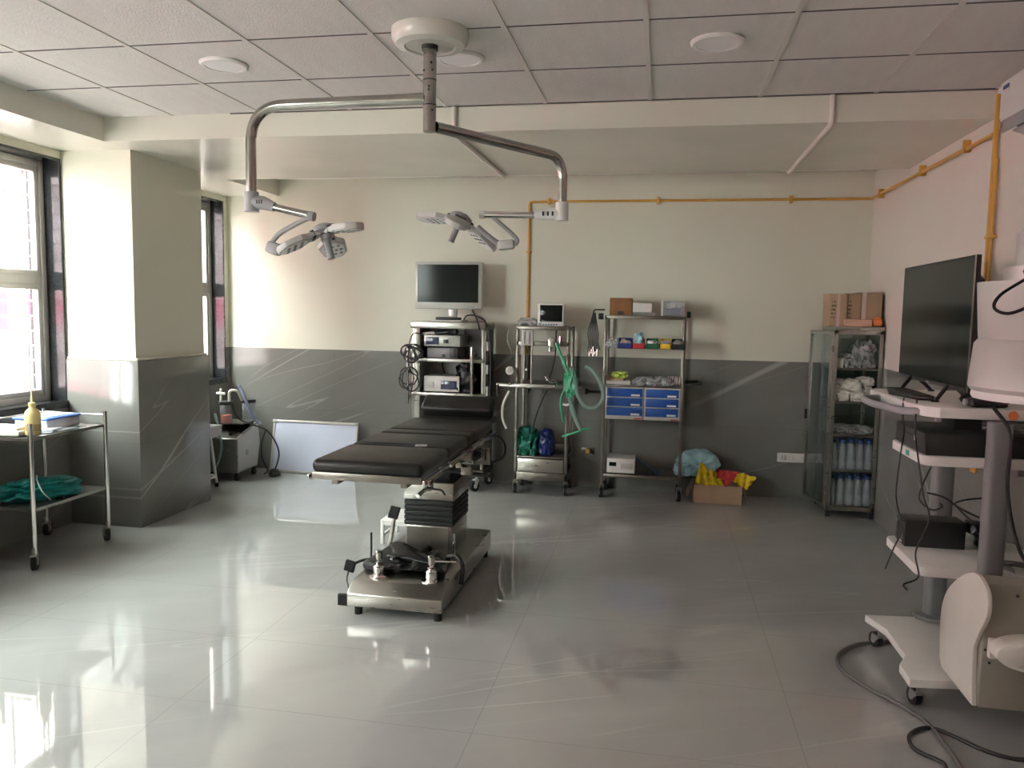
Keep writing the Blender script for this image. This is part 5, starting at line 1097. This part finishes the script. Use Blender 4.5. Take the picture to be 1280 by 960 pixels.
# ================================================================== C-ARM X-RAY MACHINE
def xray():
    t = thing('x_ray_machine', 'ivory mobile x-ray machine at the right edge with rounded base cover', 'x-ray machine', (1.45, 3.0, 0))
    X0 = 1.295; K = 0.917; KM = Matrix.Translation((0, 0, EYE)) @ Matrix.Scale(K, 4) @ Matrix.Translation((0, 0, -EYE))
    def prof():
        pts = [(3.325, 0.02), (3.345, 0.14), (3.355, 0.25), (3.31, 0.33), (3.25, 0.42), (3.255, 0.50), (3.30, 0.535), (3.37, 0.55), (3.47, 0.52), (3.60, 0.44), (3.70, 0.34), (3.73, 0.22), (3.71, 0.06), (3.68, 0.02)]
        o = []; n = len(pts)
        for i in range(n):
            if 2 < i < 11:
                p0, p1, p2, p3 = [Vector(pts[(i+k) % n]) for k in (-1, 0, 1, 2)]
                for k in range(4):
                    s = k/4; o.append(0.5*((2*p1)+(p2-p0)*s+(2*p0-5*p1+4*p2-p3)*s*s+(3*p1-p0-3*p2+p3)*s**3))
            else: o.append(Vector(pts[i]))
        return [(v.x, v.y) for v in o]
    pr = prof()
    sc = [(3.5+(a-3.5)*0.985, b*0.99+0.002) for a, b in pr]
    emit('side_cover', G(KM).prism(pr, X0-0.012, X0+0.006, 'x', 0.004), 'ivory', t)
    body = [(3.315, 0.02), (3.315, 0.53), (3.40, 0.54), (3.60, 0.44), (3.70, 0.34), (3.71, 0.22), (3.68, 0.02)]
    emit('base_body', G(KM).prism(body, X0+0.007, 1.665, 'x', 0.006), 'beige', t)
    wh = emit('wheel_cover', G(KM).lathe([(0.0, -0.10), (0.10, -0.10), (0.122, -0.09), (0.125, -0.01), (0.11, 0.0)], (1.455, 3.30, 0.285), 32, Matrix.Rotation(PI/2, 4, 'X') @ Matrix.Diagonal((1.15, 0.5, -1, 1))), 'ivory', t)
    emit('hinge_block', G(KM).b2(1.318, 1.345, 3.285, 3.316, 0.235, 0.315, 0.006), 'ivory', wh)
    for x, z in ((1.312, 0.262), (1.33, 0.21), (1.415, 0.49)): emit('screw', G(KM).cyl((x, 3.316, z), (x, 3.310, z), 0.005, n=8), 'black', t)
    emit('floor_beam', G().b2(1.50, 1.62, 2.3, 3.06, 0.05, 0.22, 0.02), 'ivory', t)
    for y in (2.4, 3.0): emit('floor_wheel', G().cyl((1.54, y, 0.05), (1.58, y, 0.05), 0.05, n=18), 'rubber', t)
    emit('column', G().b2(1.52, 1.64, 2.40, 2.62, 0.20, 1.62, 0.02), 'ivory', t)
    emit('support_arm', G().b2(1.20, 1.60, 2.54, 2.66, 1.52, 1.60, 0.02), 'ivory', t)
    c = (1.165, 2.60)
    it = emit('intensifier_housing', G().lathe([(0.218, 1.352), (0.226, 1.365), (0.218, 1.50), (0.19, 1.545), (0.205, 1.55), (0.222, 1.66), (0.208, 1.685), (0.0, 1.69)][0:2]+[(0.216, 1.495), (0.205, 1.510), (0.206, 1.515), (0.218, 1.680), (0.0, 1.685)], (c[0], c[1], 0), 56), 'ltivory', t)
    emit('face_ring', G().lathe([(0.0, 1.328), (0.212, 1.328), (0.216, 1.336), (0.214, 1.352), (0.0, 1.352)], (c[0], c[1], 0), 56), 'whitep', t)
    emit('neck_ring', G().lathe([(0.148, 1.684), (0.148, 1.725), (0.0, 1.725)], (c[0], c[1], 0), 40), 'silver', t)
    emit('camera_can', G().lathe([(0.122, 1.725), (0.124, 1.828), (0.112, 1.842), (0.0, 1.843)], (c[0], c[1], 0), 40), 'ltivory', t)
    emit('cable_guide', G().tube([(1.30, 2.42, 1.73), (1.16, 2.42, 1.735), (1.07, 2.44, 1.73), (1.02, 2.48, 1.71), (1.03, 2.47, 1.69), (1.035, 2.47, 1.68)], 0.010, 10, 5), 'rubber', t)
    emit('cable_loop', G().tube([(1.035, 2.46, 1.70), (0.99, 2.44, 1.675), (0.93, 2.42, 1.635), (0.91, 2.40, 1.60), (0.94, 2.38, 1.585), (1.00, 2.38, 1.61), (1.07, 2.38, 1.65), (1.15, 2.37, 1.68), (1.25, 2.40, 1.70)], 0.0045, 8, 6), 'rubber', t)
xray()

# ================================================================== LEFT INSTRUMENT TROLLEY
def tray_trolley(name, label, x0, x1, y0, y1, rot=0.0, origin=None):
    t = thing(name, label, 'trolley', ((x0+x1)/2, (y0+y1)/2, 0)); r = 0.0135
    for x in (x0, x1):
        for y in (y0, y1): emit('post', G().cyl((x, y, 0.10), (x, y, 0.875), r, n=14), 'chrome', t)
    for z in (0.785, 0.365):
        g = G(); g.b2(x0+0.004, x1-0.004, y0+0.004, y1-0.004, z-0.004, z); 
        g.b2(x0, x1, y0-0.002, y0+0.002, z-0.014, z+0.004); g.b2(x0, x1, y1-0.002, y1+0.002, z-0.014, z+0.004); g.b2(x0-0.002, x0+0.002, y0, y1, z-0.014, z+0.004); g.b2(x1-0.002, x1+0.002, y0, y1, z-0.014, z+0.004)
        emit('tray', g, 'steel', t)
    g = G(); g.tube([(x1, y1, 0.85), (x0, y1, 0.85)], 0.006, 8); g.tube([(x0, y1, 0.85), (x0, y0, 0.85)], 0.006, 8); emit('guard_rail', g, 'chrome', t)
    for i, (x, y) in enumerate(((x0, y0), (x1, y0), (x0, y1), (x1, y1))): caster(t, x, y-0.01, 0.105, 0.048, [0.6, 0.5, 0.3, 0.9][i])
    return t
tray_trolley('instrument_trolley', 'polished steel two shelf instrument trolley before the left window', -4.045, -3.575, 3.93, 4.56)
tray_trolley('instrument_trolley', 'steel trolley cut by the left picture edge, only its post and wheel in view', -4.06, -3.688, 3.10, 3.77)
def soap_bottle():
    x, y, z = -3.645, 4.03, 0.789
    t = thing('liquid_bottle', 'yellow plastic bottle with nozzle at the near corner of the left trolley', 'bottle', (x, y, z))
    emit('bottle_body', G().lathe([(0.040, z+0.004), (0.043, z+0.012), (0.043, z+0.125), (0.038, z+0.145), (0.018, z+0.165), (0.016, z+0.175)], (x, y, 0), 24), 'bot_y', t)
    emit('cap', G().lathe([(0.020, z+0.173), (0.020, z+0.195), (0.009, z+0.20), (0.006, z+0.235), (0.003, z+0.275), (0, z+0.276)], (x, y, 0), 18), 'bot_y', t)
    emit('label_patch', G().lathe([(0.0435, z+0.03), (0.0435, z+0.07)], (x, y, 0), 24), 'tan', t)
    emit('base_sleeve', G().lathe([(0.030, z+0.0005), (0.034, z+0.004), (0.0, z+0.005)], (x, y, 0), 20), 'black', t)
soap_bottle()
T = Matrix.Translation((-3.86, 4.26, 0)) @ Matrix.Rotation(0.15, 4, 'Z')
t = thing('lidded_box', 'clear sided box with blue lid on the top shelf of the left trolley', 'box', (-3.80, 4.38, 0.789))
emit('box_body', G().b2(-3.93, -3.70, 4.20, 4.48, 0.789, 0.850, 0.006), 'frost', t)
emit('lid', G().b2(-3.94, -3.69, 4.19, 4.49, 0.8505, 0.865, 0.006), 'boxblue', t)
emit('lid_sheet', G().b2(-3.91, -3.73, 4.24, 4.46, 0.865, 0.869, 0.002), 'whitep', t)
g = G(); g.b2(-3.80, -3.62, 4.12, 4.36, 0.7895, 0.792); g.box((-3.70, 4.19, 0.800), (0.14, 0.12, 0.015), 0.004, 0.3); emit('paper_pad', g, 'frost', None, 'white paper packets lying flat before the blue lidded box', 'paper')
g = G(); g.box((-3.80, 4.02, 0.806), (0.24, 0.14, 0.033), 0.008, 0.05); emit('white_case', g, 'whitep', None, 'lower flat white case on the left trolley top', 'case')
g = G(); g.box((-3.81, 4.03, 0.832), (0.22, 0.12, 0.018), 0.006, 0.0); emit('white_case', g, 'whitep', None, 'upper thin white case stacked on another on the left trolley top', 'case')
def teal_bundle():
    t = thing('wrapped_bundle', 'teal cloth bundle tied with pale string on the lower shelf of the left trolley', 'bundle', (-3.77, 4.20, 0.366))
    emit('cloth_wrap', G(Matrix.Translation((-3.76, 4.20, 0.3665)) @ Matrix.Rotation(1.0, 4, 'Z')).blob((0, 0, 0), (0.42, 0.22, 0.125), 11, .13, 2.2, 5, power=0.7), 'teal', t)
    emit('string', G().tube([(-3.63, 4.13, 0.375), (-3.66, 4.10, 0.43), (-3.73, 4.14, 0.486), (-3.80, 4.22, 0.492), (-3.86, 4.28, 0.48), (-3.90, 4.32, 0.42)], 0.004, 6, 5), 'hose_w', t)
teal_bundle()

# ================================================================== FLOOR CABLES
def floor_cable(px, r, label, m):
    pts = [P(x, y, Z=r) for x, y in px]; return cable([(p.x, p.y, r+0.001) for p in pts], r, label, m=m)
floor_cable([(1118, 801), (1096, 803), (1070, 806), (1050, 816), (1047, 828), (1058, 843), (1090, 863), (1130, 884), (1160, 905), (1180, 930), (1200, 958), (1215, 985)], 0.0085, 'grey cable curving over the floor from under the white cart to the lower right', 'greycable')
floor_cable([(1310, 948), (1270, 949), (1230, 938), (1195, 922), (1168, 911), (1150, 911), (1137, 920), (1140, 933), (1155, 943), (1172, 950), (1182, 958), (1180, 975), (1170, 1000)], 0.0075, 'black cable looped on the floor at the lower right corner', 'cable')
floor_cable([(1119, 796), (1135, 790), (1160, 788)], 0.006, 'short black cable on the floor under the white cart', 'cable')
